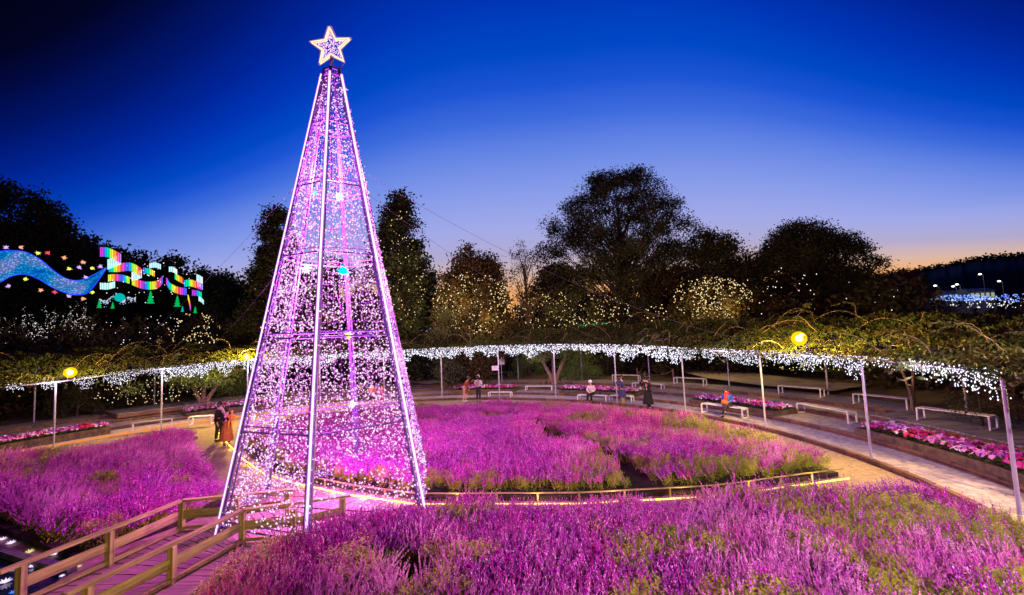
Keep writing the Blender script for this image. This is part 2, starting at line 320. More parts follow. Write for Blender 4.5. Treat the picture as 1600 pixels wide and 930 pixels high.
def salvia(name, seed, nsp, nleaf, spike_m, h=.8):
    r = np.random.default_rng(seed); mb = MB()
    for _ in range(nsp):
        a = r.uniform(0, 2*PI); ro = .16*math.sqrt(r.uniform()); p0 = np.array([ro*math.cos(a), ro*math.sin(a), .35*h])
        lean = np.array([math.cos(a), math.sin(a), 0])*r.uniform(.05, .5)+np.array([r.normal()*.08, r.normal()*.08, 0])
        L = r.uniform(.35, .62)*h; zt = r.uniform(.3, .5)*h
        tip = p0 + lean*(zt+L) + np.array([0, 0, zt+L]); droop = np.array([lean[0], lean[1], 0])*.25
        K = 9; base_t = zt/(zt+L)
        mb.cur = 0
        for k in range(K):
            t = base_t+(1-base_t)*(k+.5)/K; q = p0+(tip-p0)*t + droop*t*t; wd = .0225*(1-.7*(k/K))+.004
            for j in range(3):
                aa = r.uniform(0, 2*PI); dv = np.array([math.cos(aa), math.sin(aa), r.uniform(-.2, .5)])*wd*1.25; sv = np.array([-math.sin(aa), math.cos(aa), 0])*wd*.62
                up = np.array([0, 0, L/K*.62])
                mb.add([q-sv-up*.3, q+sv-up*.3, q+dv+sv*.6+up, q+dv-sv*.6+up], [(0, 1, 2, 3)])
        mb.cur = 1; d = np.array([.004, 0, 0]); m_ = p0+(tip-p0)*.5+droop*.25
        mb.add([p0-d, p0+d, m_+d, m_-d, tip+droop+d*.3, tip+droop-d*.3], [(0, 1, 2, 3), (3, 2, 4, 5)])
    mb.cur = 1
    for _ in range(nleaf):
        a = r.uniform(0, 2*PI); ro = .26*math.sqrt(r.uniform()); z = (r.uniform(.08, .66) if nleaf < 100 else r.uniform(.2, 1.0)**.6*1.12)*h
        q = np.array([ro*math.cos(a), ro*math.sin(a), z]); aa = r.uniform(0, 2*PI); dv = np.array([math.cos(aa), math.sin(aa), r.uniform(-.6, .5)])*r.uniform(.06, .12); sv = np.array([-math.sin(aa), math.cos(aa), r.uniform(-.4, .4)])*.019
        mb.add([q, q+dv*.5+sv, q+dv, q+dv*.5-sv], [(0, 1, 2, 3)])
    me = mb.mesh(name, spike_m, M_sleaf); return bpy.data.objects.new(name, me)
protoC = bpy.data.collections.new('salvia_kinds')
# index 0-2 purple, 3-5 pale pink, 6-7 leafy without many spikes
for i in range(3): protoC.objects.link(salvia('a%d_salvia_clump' % i, 10+i, 17, 50, M_spike))
for i in range(3): protoC.objects.link(salvia('b%d_pale_salvia_clump' % i, 20+i, 17, 50, M_spikeL))
for i in range(2): protoC.objects.link(salvia('c%d_leafy_salvia_clump' % i, 30+i, 4, 260, M_spike, .86))
def scatter(name, pts, rots, scl, vid, coll, parent=None):
    me = bpy.data.meshes.new(name); me.vertices.add(len(pts)); me.vertices.foreach_set('co', np.asarray(pts, np.float32).ravel())
    me.attributes.new('rot', 'FLOAT_VECTOR', 'POINT').data.foreach_set('vector', np.asarray(rots, np.float32).ravel())
    me.attributes.new('scl', 'FLOAT', 'POINT').data.foreach_set('value', np.asarray(scl, np.float32))
    me.attributes.new('vid', 'INT', 'POINT').data.foreach_set('value', np.asarray(vid, np.int32))
    o = link(name, me, parent)
    ng = bpy.data.node_groups.new(name, 'GeometryNodeTree')
    ng.interface.new_socket('Geometry', in_out='INPUT', socket_type='NodeSocketGeometry'); ng.interface.new_socket('Geometry', in_out='OUTPUT', socket_type='NodeSocketGeometry')
    gi = ng.nodes.new('NodeGroupInput'); go = ng.nodes.new('NodeGroupOutput'); ci = ng.nodes.new('GeometryNodeCollectionInfo'); ci.inputs['Collection'].default_value = coll; ci.inputs['Separate Children'].default_value = True; ci.inputs['Reset Children'].default_value = True
    ip = ng.nodes.new('GeometryNodeInstanceOnPoints'); ip.inputs['Pick Instance'].default_value = True
    def na(nm, ty):
        n = ng.nodes.new('GeometryNodeInputNamedAttribute'); n.data_type = ty; n.inputs['Name'].default_value = nm; return [s for s in n.outputs if s.enabled][0]
    ng.links.new(gi.outputs[0], ip.inputs['Points']); ng.links.new(ci.outputs[0], ip.inputs['Instance'])
    ng.links.new(na('vid', 'INT'), ip.inputs['Instance Index']); ng.links.new(na('rot', 'FLOAT_VECTOR'), ip.inputs['Rotation']); ng.links.new(na('scl', 'FLOAT'), ip.inputs['Scale'])
    ng.links.new(ip.outputs[0], go.inputs[0]); md = o.modifiers.new('scatter', 'NODES'); md.node_group = ng
    return o
def value_noise(x, y, s, seed):
    r = np.random.default_rng(seed); g_ = r.uniform(size=(64, 64)); X = x/s+100; Y = y/s+100; xi = np.floor(X).astype(int); yi = np.floor(Y).astype(int); fx = X-xi; fy = Y-yi; fx = fx*fx*(3-2*fx); fy = fy*fy*(3-2*fy)
    a = g_[xi % 64, yi % 64]; b = g_[(xi+1) % 64, yi % 64]; c = g_[xi % 64, (yi+1) % 64]; d = g_[(xi+1) % 64, (yi+1) % 64]
    return (a*(1-fx)+b*fx)*(1-fy)+(c*(1-fx)+d*fx)*fy
def field(name, poly, sp, pale, leafy):
    pl = np.array(poly); lo = pl.min(0); hi = pl.max(0); gx, gy = np.meshgrid(np.arange(lo[0], hi[0], sp), np.arange(lo[1], hi[1], sp))
    p = np.stack([gx.ravel(), gy.ravel()], 1) + rng.uniform(-.5, .5, (gx.size, 2))*sp*.95; p = p[inside(p, poly)]
    edge = dist_poly(p, list(poly)+[poly[0]]); p = p[edge > .12]; edge = edge[edge > .12]
    if name == 'centre':
        d = np.min([dist_poly(p, f) for f in furrows], 0); k = d > .42; p = p[k]; edge = edge[k]
    gap = value_noise(p[:, 0], p[:, 1], .7, 13) > (.11 if name != 'centre' else .06); p = p[gap]; edge = edge[gap]
    n = len(p); x, y = p[:, 0], p[:, 1]
    hn = value_noise(x, y, 1.1, 3); scl = .64*(.76+.52*hn)*rng.uniform(.88, 1.12, n); scl *= np.clip(.72+edge*.5, .72, 1.0); scl *= np.where((name == 'centre') & (y > 20), .72, 1.0)
    pn = value_noise(x, y, 1.9, 5)+rng.normal(size=n)*.15; ln = value_noise(x, y, .8, 9)+rng.normal(size=n)*.12
    vid = rng.integers(0, 3, n); vid = np.where(pn < pale(x, y), 3+rng.integers(0, 3, n), vid); vid = np.where(ln < leafy(x, y, edge), 6+rng.integers(0, 2, n), vid)
    tx = np.clip(-(x-.5)*.06, -.6, .5)+rng.normal(size=n)*.10; ty = rng.normal(size=n)*.10
    rots = np.stack([ty, tx, rng.uniform(-PI, PI, n)], 1)
    # random spin first, lean after: order XYZ euler applies z last, so keep spin small and vary the kind instead
    rots[:, 2] = rng.uniform(-.5, .5, n)
    o = scatter('salvia_field', np.stack([x, y, np.full(n, .11)], 1), rots, scl, vid, protoC); return o
rC = lambda x, y: np.hypot(x-CX, y-CY)
o = field('centre', ctr, .21, lambda x, y: np.where(rC(x, y) > 13, .40, .06), lambda x, y, e: np.where(e < .6, .52, np.where(x > 4.5, .54, np.where(x > 2, .44, np.where(rC(x, y) > 11.5, .44, .12)))))
tag(o, 'deep magenta salvia filling the half round centre bed behind the light tree', 'flowers', kind='stuff')
o = field('left', left, .21, lambda x, y: np.where(x < -11, .62, .35), lambda x, y, e: np.where(rC(x, y) > 11, .5, .18))
tag(o, 'purple and pale salvia in the bed left of the light tree', 'flowers', kind='stuff')
o = field('front', front, .185, lambda x, y: np.clip(1.18-(y-4.0)*.19-np.clip(x-3, 0, 4)*.06, .04, .8), lambda x, y, e: np.where(x > 2.5, .44, .30))
tag(o, 'pale pink and magenta salvia in the large bed nearest the viewer', 'flowers', kind='stuff')

# low wooden edging fence along the front of the centre bed, with a yellow rope light at its foot
fe = empty('bed_edging_fence', (0, 0, 0)); tag(fe, 'low wooden rail fence along the front edge of the centre flower bed', 'fence')
def offs(line, d):
    out = []
    for i in range(len(line)):
        a = np.array(line[max(i-1, 0)]); b = np.array(line[min(i+1, len(line)-1)]); t = (b-a)/np.linalg.norm(b-a); nrm = np.array([t[1], -t[0]]); out.append(np.array(line[i])+nrm*d)
    return out
fl = offs(ctr_front, .12)
for a, b in zip(fl[3:-1], fl[4:]):
    mb = MB(); mb.beam((*a, .25), (*b, .25), .05, .025); mb.obj('rail', M_rail, fe)
    n = max(1, int(np.linalg.norm(b-a)/1.0))
    for k in range(n):
        q = a+(b-a)*k/n; mb = MB(); mb.box((q[0], q[1], .119), (.045, .045, .238)); mb.obj('post', M_rail, fe)
M_rope = emat('yellow_rope_light', (1.0, .62, .08), 5.0, light=True)
rl = offs([(-15.0, 23.4)]+ctr_front, .32); mb = MB(); mb.tube([(*q, .05) for q in rl], .019, 6)
o = mb.obj('rope_light', M_rope); tag(o, 'glowing yellow rope light lying along the front edge of the centre bed', 'rope light')
# lamps of the rope light (it lights leaves and path along its length)
for a, b in zip(rl[:-1], rl[1:]):
    for k in range(2):
        q = a+(b-a)*(k+.5)/2; ld = bpy.data.lights.new('rope_glow', 'POINT'); ld.energy = 11.0; ld.color = (1, .6, .12); ld.shadow_soft_size = .05
        l = link('rope_glow', ld, o); l.location = (q[0], q[1], .16)

# ------------------------------------------------------------------ wooden walk and railings lower left
nr = [G(535, 777, .78), G(459, 793, .78), G(379, 798, .78), G(269, 852, .78), G(137, 914, .78)]
fr = [G(450, 767, .78), G(371, 777, .78), G(284, 783, .78), G(172, 829, .78), G(34, 882, .78)]
def plank_run(root, a0, a1, b0, b1, w, z, m, th=.05, name='plank'):
    a0, a1, b0, b1 = [np.array(q[:2], float) for q in (a0, a1, b0, b1)]; L = np.linalg.norm((a1+b1)/2-(a0+b0)/2); n = int(L/w)
    for k in range(n):
        t0 = (k+.05)/n; t1 = (k+.95)/n; qa, qb, qc, qd = a0+(a1-a0)*t0, a0+(a1-a0)*t1, b0+(b1-b0)*t1, b0+(b1-b0)*t0
        c = (qa+qb+qc+qd)/4; ln = np.linalg.norm(qa-qd); ang = math.atan2(*( (qa-qd)[::-1])); zz = z+rng.normal()*.003
        ca, sa = math.cos(-ang), math.sin(-ang)
        vs = []
        for q in (qa, qb, qc, qd):
            d = q-c; vs.append((d[0]*ca-d[1]*sa, d[0]*sa+d[1]*ca))
        mb = MB(); mb.add([(x, y, 0) for x, y in vs]+[(x, y, -th) for x, y in vs], [(0, 1, 2, 3), (7, 6, 5, 4), (0, 4, 5, 1), (1, 5, 6, 2), (2, 6, 7, 3), (3, 7, 4, 0)])
        o = mb.obj(name, m, root); o.location = (c[0], c[1], zz); o.rotation_euler = (0, 0, ang)
wk = MB(); 
e1 = G(520, 885, 0); 
walk = empty('wooden_walkway', (0, 0, 0)); tag(walk, 'plank walkway running between the wooden railings at lower left', 'walkway')
A0, A1 = fr[4], fr[2]; d2 = (nr[2]-nr[4]); d2 /= np.linalg.norm(d2); rgt = np.array([d2[1], -d2[0], 0])
B0, B1 = G(262, 958, .1), G(372, 866, .1)
plank_run(walk, fr[4]-d2*1.5, fr[2], B0, B1, .15, .10, M_plank)
plank_run(walk, fr[2]+np.array([.0, 0, 0]), fr[0], B1+np.array([.05, 0, 0]), nr[1]+np.array([0, -.25, 0]), .15, .10, M_plank)
# kerb board along the right of the walkway foot of the near railing
mb = MB(); mb.beam((*(nr[4]+rgt*.07)[:2], .18), (*(nr[2]+rgt*.07)[:2], .18), .05, .06); mb.obj('edge_board', M_rail, walk)
# diagonal plank paving around the foot of the light tree
pav = empty('plank_paving', (0, 0, 0)); tag(pav, 'pinkish plank paving between the light tree and the centre bed fence', 'paving')
plank_run(pav, (-8.3, 12.9), (-2.6, 11.45), (-7.0, 14.4), (-2.4, 12.55), .30, .035, M_plank, .03)
plank_run(pav, (-5.9, 10.6), (-2.9, 11.2), (-7.6, 12.7), (-5.2, 12.0), .30, .030, M_plank, .03)
def railing(pts, label, last_short=False):
    root = empty('wooden_railing', (*pts[2][:2], 0)); tag(root, label, 'railing'); 
    def loc(q): return np.array(q)-np.array([*pts[2][:2], 0])
    for i, p in enumerate(pts):
        q = loc(p); beam_obj('post', (q[0], q[1], -.05), (q[0], q[1], .764), .11, .11, M_rail, root)
    ext = [pts[0]+(pts[0]-pts[1])/np.linalg.norm(pts[0]-pts[1])*.18]+list(pts)+[pts[-1]+(pts[-1]-pts[-2])/np.linalg.norm(pts[-1]-pts[-2])*.3]
    segs = [(ext[0], pts[2]), (pts[2], ext[-1])]
    for a, b in segs:
        beam_obj('top_rail', loc((*a[:2], .79)), loc((*b[:2], .79)), .13, .05, M_rail, root)
    n2 = np.array([rgt[0], rgt[1], 0])*.075
    for a, b in zip(pts[:-1], pts[1:]):
        beam_obj('middle_board', loc((*a[:2], .47)), loc((*b[:2], .47)), .04, .19, M_rail, root)
        beam_obj('lower_rail', loc((*a[:2], .17)), loc((*b[:2], .17)), .06, .07, M_rail, root)
railing(nr, 'wooden railing nearer the viewer, ending by the front leg of the light tree')
railing(fr, 'wooden railing on the far side, next to the dark pond')

# pond with water lily lights
M_water, t_, b_ = new_mat('pond_water'); b_.inputs['Base Color'].default_value = (.004, .006, .012, 1); b_.inputs['Roughness'].default_value = .12
nn = t_.nodes.new('ShaderNodeTexNoise'); nn.inputs['Scale'].default_value = 5; gg = t_.nodes.new('ShaderNodeNewGeometry'); t_.links.new(gg.outputs['Position'], nn.inputs[0]); bb = t_.nodes.new('ShaderNodeBump'); bb.inputs['Strength'].default_value = .15; bb.inputs['Distance'].default_value = .05; t_.links.new(nn.outputs[0], bb.inputs['Height']); t_.links.new(bb.outputs[0], b_.inputs['Normal'])
pond = [(-9.0, 9.3), (-10.2, 9.7), (-11.6, 10.3), (-14.9, 12.0), (-20.5, 13.0), (-21, 2), (-12, 0), (-9.3, 5), (-9.0, 8.4)]
tag(poly_sheet('pond_water', pond, .02, M_water), kind='structure')
mb = MB(); 
for a, b in zip(pond[:5], pond[1:6]): mb.beam((*a, .07), (*b, .07), .16, .14)
tag(mb.obj('pond_edge', mat('pond_edge_stone', (.10, .10, .12), (.05, .05, .06))), kind='structure')
M_lilw = emat('white_lily_light', (.75, .6, 1.0), 1.6); M_lily = emat('yellow_lily_light', (1, .85, .35), .9); M_lilb = emat('blue_lily_light', (.05, .2, 1), 1.5)
def lily(mname, m):
    mb = MB()
    for ring, (n, L, up) in enumerate(((9, .15, .05), (7, .11, .10))):
        for k in range(n):
            a = 2*PI*k/n+ring*.3; d = np.array([math.cos(a), math.sin(a), 0]); s = np.array([-d[1], d[0], 0])*.022
            mb.add([d*.02, d*L*.6+s+(0, 0, up*.6), d*L+(0, 0, up), d*L*.6-s+(0, 0, up*.6)], [(0, 1, 2, 3)])
    mb.ball((0, 0, .03), .03); return mb.mesh(mname, m)
lw, ly, lb = lily('lily_light', M_lilw), lily('lily_light', M_lily), lily('lily_light', M_lilb)
LG = 'water lily lights floating on the dark pond'
for px, py, me, s, lab in ((4, 844, lw, 1, 'white water lily light at the left picture edge, the upper one'), (17, 850, lw, 1.1, 'white water lily light just right of the uppermost one on the pond'), (58, 880, lw, 1.2, 'largest white water lily light seen through the far railing'), (52, 886, lw, 1.0, 'white water lily light touching the largest one'), (86, 867, lw, 1.1, 'white water lily light above the far railing board'), (8, 911, lw, 1.2, 'lowest white water lily light at the left edge'), (20, 888, lw, .7, 'small white water lily light by the end post of the far railing'), (46, 864, ly, 1.1, 'yellow water lily light above the far railing end'), (108, 893, ly, .8, 'yellow water lily light below the far railing board, the left one'), (104, 917, ly, .9, 'yellow water lily light beside the near railing end'), (124, 886, ly, .6, 'small yellow water lily light between the railings'), (97, 901, lw, .6, 'small white water lily light between the railings'), (21, 927, lb, .8, 'blue water lily light at the bottom left corner')):
    q = G(px, py, .03); o = link('lily_light', me); o.location = q; o.scale = (s*.62,)*3; o.rotation_euler = (0, 0, rng.uniform(0, 6)); tag(o, lab, 'pond light', LG)

# ------------------------------------------------------------------ the light tree
TX, TY, TRB, TRT, TH = -4.79, 12.12, 2.66, .23, 11.98; PH0 = 3.8037
tree = empty('light_tree', (TX, TY, 0)); tag(tree, 'tall six sided steel cone covered in pink lights with a star on top', 'light tree')
def leg_pt(k, z, out=0.0):
    a = PH0+k*PI/3; r = TRB+(TRT-TRB)*z/TH+out; return np.array([r*math.cos(a), r*math.sin(a), z])
M_strip = emat('pink_strip_core', (1.0, .55, 1.0), 3.6, light=True)
M_halo, t_, b_ = new_mat('strip_glow_shell'); t_.nodes.remove(b_)  # see-through emissive shell, added to imitate bloom around the leg strips
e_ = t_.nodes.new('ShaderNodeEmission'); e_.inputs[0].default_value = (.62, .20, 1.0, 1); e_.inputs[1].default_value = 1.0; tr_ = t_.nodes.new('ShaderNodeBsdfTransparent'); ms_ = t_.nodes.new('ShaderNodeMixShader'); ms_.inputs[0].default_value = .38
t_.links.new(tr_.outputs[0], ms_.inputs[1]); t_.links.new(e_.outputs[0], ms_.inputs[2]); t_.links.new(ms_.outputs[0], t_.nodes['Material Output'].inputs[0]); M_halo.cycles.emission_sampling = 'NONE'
for k in range(6):
    mb = MB(); a = PH0+k*PI/3; t = np.array([-math.sin(a), math.cos(a), 0])*.07; n_ = np.array([math.cos(a), math.sin(a), 0])*.10
    for s in (-1, 1): mb.tube([leg_pt(k, 0)+t*s, leg_pt(k, TH)+t*s*.35], .024, 5)
    mb.tube([leg_pt(k, 0)-n_, leg_pt(k, TH)-n_*.4], .024, 5)
    nz = 44
    for j in range(nz):     # lattice of the leg
        z0, z1 = TH*j/nz, TH*(j+1)/nz; s = 1 if j % 2 else -1; w0, w1 = 1-.65*j/nz, 1-.65*(j+1)/nz
        mb.tube([leg_pt(k, z0)+t*s*w0, leg_pt(k, z1)-t*s*w1], .010, 4, False); mb.tube([leg_pt(k, z0)-n_*w0, leg_pt(k, z1)+t*s*w1], .010, 4, False)
    lg = mb.obj('leg', M_tower, tree)
    if k in (0, 1, 2, 5):
        mb = MB(); mb.tube([leg_pt(k, .05, .07), leg_pt(k, TH*.985, .05)], .024 if k else .015, 6); mb.obj('light_strip', M_strip, lg)
        mb = MB(); mb.tube([leg_pt(k, .04, .07), leg_pt(k, TH*.986, .05)], .046 if k else .03, 8); mb.obj('strip_glow_shell', M_halo, lg)
for z in (.30, 2.35, 4.5, 6.6, 8.5, 10.3):
    mb = MB()
    for k in range(6): mb.tube([leg_pt(k, z), leg_pt(k+1, z)], .024, 5); mb.tube([leg_pt(k, z+.12), leg_pt(k+1, z+.12)], .015, 4)
    mb.obj('ring_beam', M_tower, tree)
mb = MB(); mb.tube([leg_pt(k, TH) for k in range(6)]+[leg_pt(0, TH)], .04, 5); mb.tube([leg_pt(k, TH-.18) for k in range(6)]+[leg_pt(0, TH-.18)], .03, 5); mb.tube([leg_pt(1, TH), (-.0, 0, TH+.35)], .02, 5); mb.obj('crown_ring', M_tower, tree)
# net wires of each face, and bulbs
M_net = mat('net_wire', (.05, .01, .07), (.03, .008, .05), .5)
M_led = emat('pink_bulb', (1.0, .34, .92), 1.45, (1.0, .86, 1.0))
M_led2 = emat('magenta_bulb', (.70, .14, .72), 1.0, (.95, .35, .88))
for k in range(6):
    mb = MB(); root = empty('light_net', (0, 0, 0)); root.parent = tree
    for u in np.linspace(.06, .94, 9):
        mb.tube([leg_pt(k, .3)*(1-u)+leg_pt(k+1, .3)*u, leg_pt(k, TH*.98)*(1-u)+leg_pt(k+1, TH*.98)*u], .003, 3, False)
    for z in np.arange(.6, 11.6, .55):
        pts = []
        for u in np.linspace(0, 1, 7): q = leg_pt(k, z)*(1-u)+leg_pt(k+1, z)*u; q[2] -= .10*4*u*(1-u)*rng.uniform(.3, 1); pts.append(q)
        mb.tube(pts, .0045, 3, False)
    w_ = mb.obj('net_wires', M_net, root); w_['kind'] = 'stuff'
    N = 2800; zz = []; 
    while len(zz) < N:
        z = rng.uniform(.25, 11.7)
        if rng.uniform() < (1-z/TH*.93): zz.append(z)
    zz = np.array(zz); u = rng.uniform(.01, .99, N)
    # strings: gather bulbs on wavy horizontal strings, some gaps
    hole = value_noise(zz*1.3+k*31, u*3+k*7, 1.0, 11); keep = hole > .17; zz = zz[keep]; u = u[keep]
    pts = np.array([leg_pt(k, z)*(1-a)+leg_pt(k+1, z)*a for z, a in zip(zz, u)]) + rng.normal(size=(len(zz), 3))*.035
    big = rng.uniform(size=len(zz)) < .62; rad = rng.uniform(.6, 1.25, len(zz))
    bulbs('bulbs', pts[big], rad[big]*.0235, M_led, root); bulbs('dim_bulbs', pts[~big], rad[~big]*.023, M_led2, root)
for z, e in ((1.1, 260), (3.0, 1100), (5.8, 3000), (9.0, 2900)):
    ld = bpy.data.lights.new('tree_glow', 'POINT'); ld.energy = e; ld.color = (.95, .16, 1); ld.shadow_soft_size = .4; l = link('tree_glow', ld, tree); l.location = (0, 0, z)
# hanging ornaments inside
def ornament(px, py, col, r, lab):
    q = D(px, py, TY-.2); m = emat('ornament_light', col, 2.2); mb = MB(); mb.ball((0, 0, 0), r*.55)
    for v in unit(26): mb.tube([v*r*.4, v*r], [r*.09, .002], 4)
    root = mb.obj('star_ball', m); root.location = q; tag(root, lab, 'ornament', 'glowing star balls hanging inside the light tree')
    zt = min(TH-.3, q[2]+1.2)
    mb = MB(); mb.tube([(0, 0, r), (TX+.0-q[0], TY-q[1], zt-q[2])], .006, 3); mb.obj('cord', M_net, root)
for a in ((529, 307, (.75, .9, 1), .16, 'white star ball light high inside the light tree'), (491, 302, (.25, .45, 1), .13, 'small blue star ball light high inside the light tree'), (478, 421, (.85, .9, 1), .16, 'white star ball light halfway up the light tree, left of its front leg'), (536, 424, (.0, .65, .6), .20, 'teal star ball light halfway up the light tree'), (545, 524, (.75, .8, .15), .14, 'yellow green star ball light just under the lower ring beam'), (551, 632, (.7, .85, 1), .13, 'pale blue star ball light low inside the light tree')): ornament(*a)
# star
scn = D(517, 73, TY); star = empty('star_topper', scn - np.array([0, 0, 0])); tag(star, 'five pointed star outlined in glowing yellow white rope on top of the light tree', 'star')
pts = []; Rs = .57
for k in range(10):
    a = PI/2+k*PI/5+.05; r = Rs if k % 2 == 0 else Rs*.43; pts.append((r*math.cos(a), 0, r*math.sin(a)))
M_starr = emat('star_rope', (1.0, .70, .28), 2.3); M_starh, t_, b_ = new_mat('star_glow_shell'); t_.nodes.remove(b_)  # the second material is an added glowing shell standing in for the star's bloom
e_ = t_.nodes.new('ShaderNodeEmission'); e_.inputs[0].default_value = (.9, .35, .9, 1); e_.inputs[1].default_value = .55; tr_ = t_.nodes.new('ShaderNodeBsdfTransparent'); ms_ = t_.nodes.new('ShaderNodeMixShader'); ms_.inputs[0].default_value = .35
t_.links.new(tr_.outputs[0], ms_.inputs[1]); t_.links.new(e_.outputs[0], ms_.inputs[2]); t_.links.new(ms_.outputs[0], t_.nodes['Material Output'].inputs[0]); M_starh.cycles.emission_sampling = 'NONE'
for yy in (-.035, .035):
    mb = MB(); mb.tube([(x, yy, z) for x, _, z in pts]+[(pts[0][0], yy, pts[0][2])], .021, 6); rp = mb.obj('star_outline', M_starr, star)
mb = MB(); mb.tube([(x, 0, z) for x, _, z in pts]+[pts[0]], .075, 8); mb.obj('star_glow_shell', M_starh, star)
mb = MB(); mb.tube([(0, 0, -Rs*.43), (0, 0, TH-scn[2]-.2)], .03, 6); mb.tube([(.06, 0, -Rs*.43), (.06, 0, TH-scn[2]-.1)], .015, 5); mb.tube([(.36, 0, -.50), (.12, 0, -.82)], .018, 5); mb.obj('star_pole', M_tower, star)
sp2 = np.array([(x, z) for x, _, z in pts]); q = rng.uniform(-Rs, Rs, (1500, 2)); q = q[inside(q, sp2*.88)]
bulbs('bulbs', np.stack([q[:, 0], rng.uniform(-.06, .06, len(q)), q[:, 1]], 1), rng.uniform(.011, .02, len(q)), M_led, star)
ld = bpy.data.lights.new('star_glow', 'POINT'); ld.energy = 12; ld.color = (1, .6, .7); l = link('star_glow', ld, star)

# ------------------------------------------------------------------ pergola ring: posts, beams, vine canopy, light garlands
perg = empty('pergola', (CX, CY, 0)); tag(perg, 'ring shaped steel pergola with a dense wisteria canopy around the whole garden', 'pergola')
def loc(q): return np.array(q) - np.array([CX, CY, 0])
def zg(th):    # height of the inner beam
    return float(np.interp(th, [-30, -17, -5, 9, 30, 44, 59, 75, 90, 127, 136, 145, 154, 170], [3.10, 3.11, 3.14, 3.13, 3.2, 3.38, 3.47, 3.51, 3.47, 3.42, 3.28, 3.22, 3.02, 2.98]))
in_th = [th_at(px, 17, z) for px, z in ((1582, 1.5), (1354, 1.5), (1192, 1.5), (1068, 1.5), (962, 1.5), (867, 1.5), (779, 1.5), (690, 1.5), (600, 1.5), (500, 1.5), (387, 1.5), (252, 1.5), (86, 1.5))]
in_th = sorted(in_th); in_th = [in_th[0]-14] + in_th + [in_th[-1]+14]
out_th = [th_at(px, 24.2, 1.8) for px in (1506, 1291, 1137, 1013, 908, 809, 713, 560, 440, 241, 54)]
PM = MB(); PM.tube([(0, 0, 0), (0, 0, 1)], .038, 8); pm = PM.mesh('post', M_steel)
for t in in_th:
    o = link('post', pm, perg); o.location = loc(P(17, t, 0)); o.scale = (1, 1, zg(t))
for t in out_th:
    o = link('post', pm, perg); o.location = loc(P(24.2, t, .5)); o.scale = (1.15, 1.15, 3.0)
mb = MB(); mb.tube([loc(P(17, t, zg(t))) for t in np.arange(-28, 176, 2)], .035, 6); mb.tube([loc(P(20.5, t, zg(t)+.2)) for t in np.arange(-28, 176, 3)], .03, 5); mb.tube([loc(P(24.2, t, 3.5)) for t in np.arange(-28, 176, 3)], .035, 5); mb.obj('ring_beam', M_steel, perg)
for t in in_th:
    mb = MB(); mb.tube([loc(P(17, t, zg(t))), loc(P(24.2, t, 3.5))], .03, 5); mb.obj('cross_beam', M_steel, perg)
# canopy foliage
N = 120000; th = rng.uniform(-26, 174, N); r = np.sqrt(rng.uniform(16.8**2, 25.0**2, N))
cx_, cy_ = CX+r*np.cos(np.radians(th)), CY+r*np.sin(np.radians(th))
def canopy_z(x, y, r, th):
    zi = np.interp(th, [-30, 0, 30, 59, 75, 90, 127, 145, 154, 174], [3.12, 3.14, 3.2, 3.47, 3.51, 3.47, 3.42, 3.22, 3.02, 2.98])
    top = np.interp(th, [-30, 0, 15, 38, 72, 96, 132, 154, 174], [4.15, 4.2, 4.28, 4.42, 4.5, 4.45, 4.35, 4.2, 4.15])
    s = np.clip((r-17.0)/6.0, 0, 1); s = s**.75; bump = (value_noise(x, y, 1.3, 21)-.5)*.5+(value_noise(x, y, .5, 22)-.5)*.25
    return zi+.1+(top-zi)*s + bump*np.clip(s*3, .25, 1)
z = canopy_z(cx_, cy_, r, th) - rng.exponential(.13, N)
den = value_noise(cx_, cy_, .9, 33) > .10; p = np.stack([cx_, cy_, z], 1)[den]-np.array([CX, CY, 0])
o = link('vine_foliage', leafmesh('vine_foliage', p, .19, .075, M_vine), perg); o['kind'] = 'stuff'
# drooping vine edge behind the garland and long shoots
def shoot(seed):
    r_ = np.random.default_rng(seed); L = r_.uniform(1.1, 2.2); pts = []; n = 10
    for i in range(n+1):
        t = i/n; pts.append((L*t, .18*L*math.sin(t*2.5)*r_.uniform(.8, 1.2), .55*L*math.sin(t*2.2)*.6-.25*L*t*t))
    mb = MB(); mb.tube(pts, [.014*(1-.7*i/n) for i in range(n+1)], 4)
    mb.cur = 1
    for i in range(2, n+1):
        for s in (-1, 1):
            for j in range(2):
                q = np.array(pts[i])+np.array([r_.normal()*.04, 0, 0]); d = np.array([r_.normal()*.4, s*1.0, -.35+r_.normal()*.2]); d = d/np.linalg.norm(d)*r_.uniform(.09, .17); w = np.array([.03, 0, .01])
                mb.add([q, q+d*.5+w, q+d, q+d*.5-w], [(0, 1, 2, 3)])
    return mb.mesh('vine_shoot', M_barkl, M_vine)
shoots = [shoot(i) for i in range(6)]
for i in range(120):
    t = rng.uniform(-14, 168); r_ = rng.uniform(17.1, 22.5); q = P(r_, t); z = float(canopy_z(np.array([q[0]]), np.array([q[1]]), np.array([r_]), np.array([t]))[0])
    o = link('vine_shoot', shoots[i % 6], perg); o.location = loc((q[0], q[1], z-.05)); o.rotation_euler = (0, rng.uniform(-.5, .2), math.radians(t+180)+rng.normal()*1.0); s = rng.uniform(.7, 1.1); o.scale = (s, s, s)
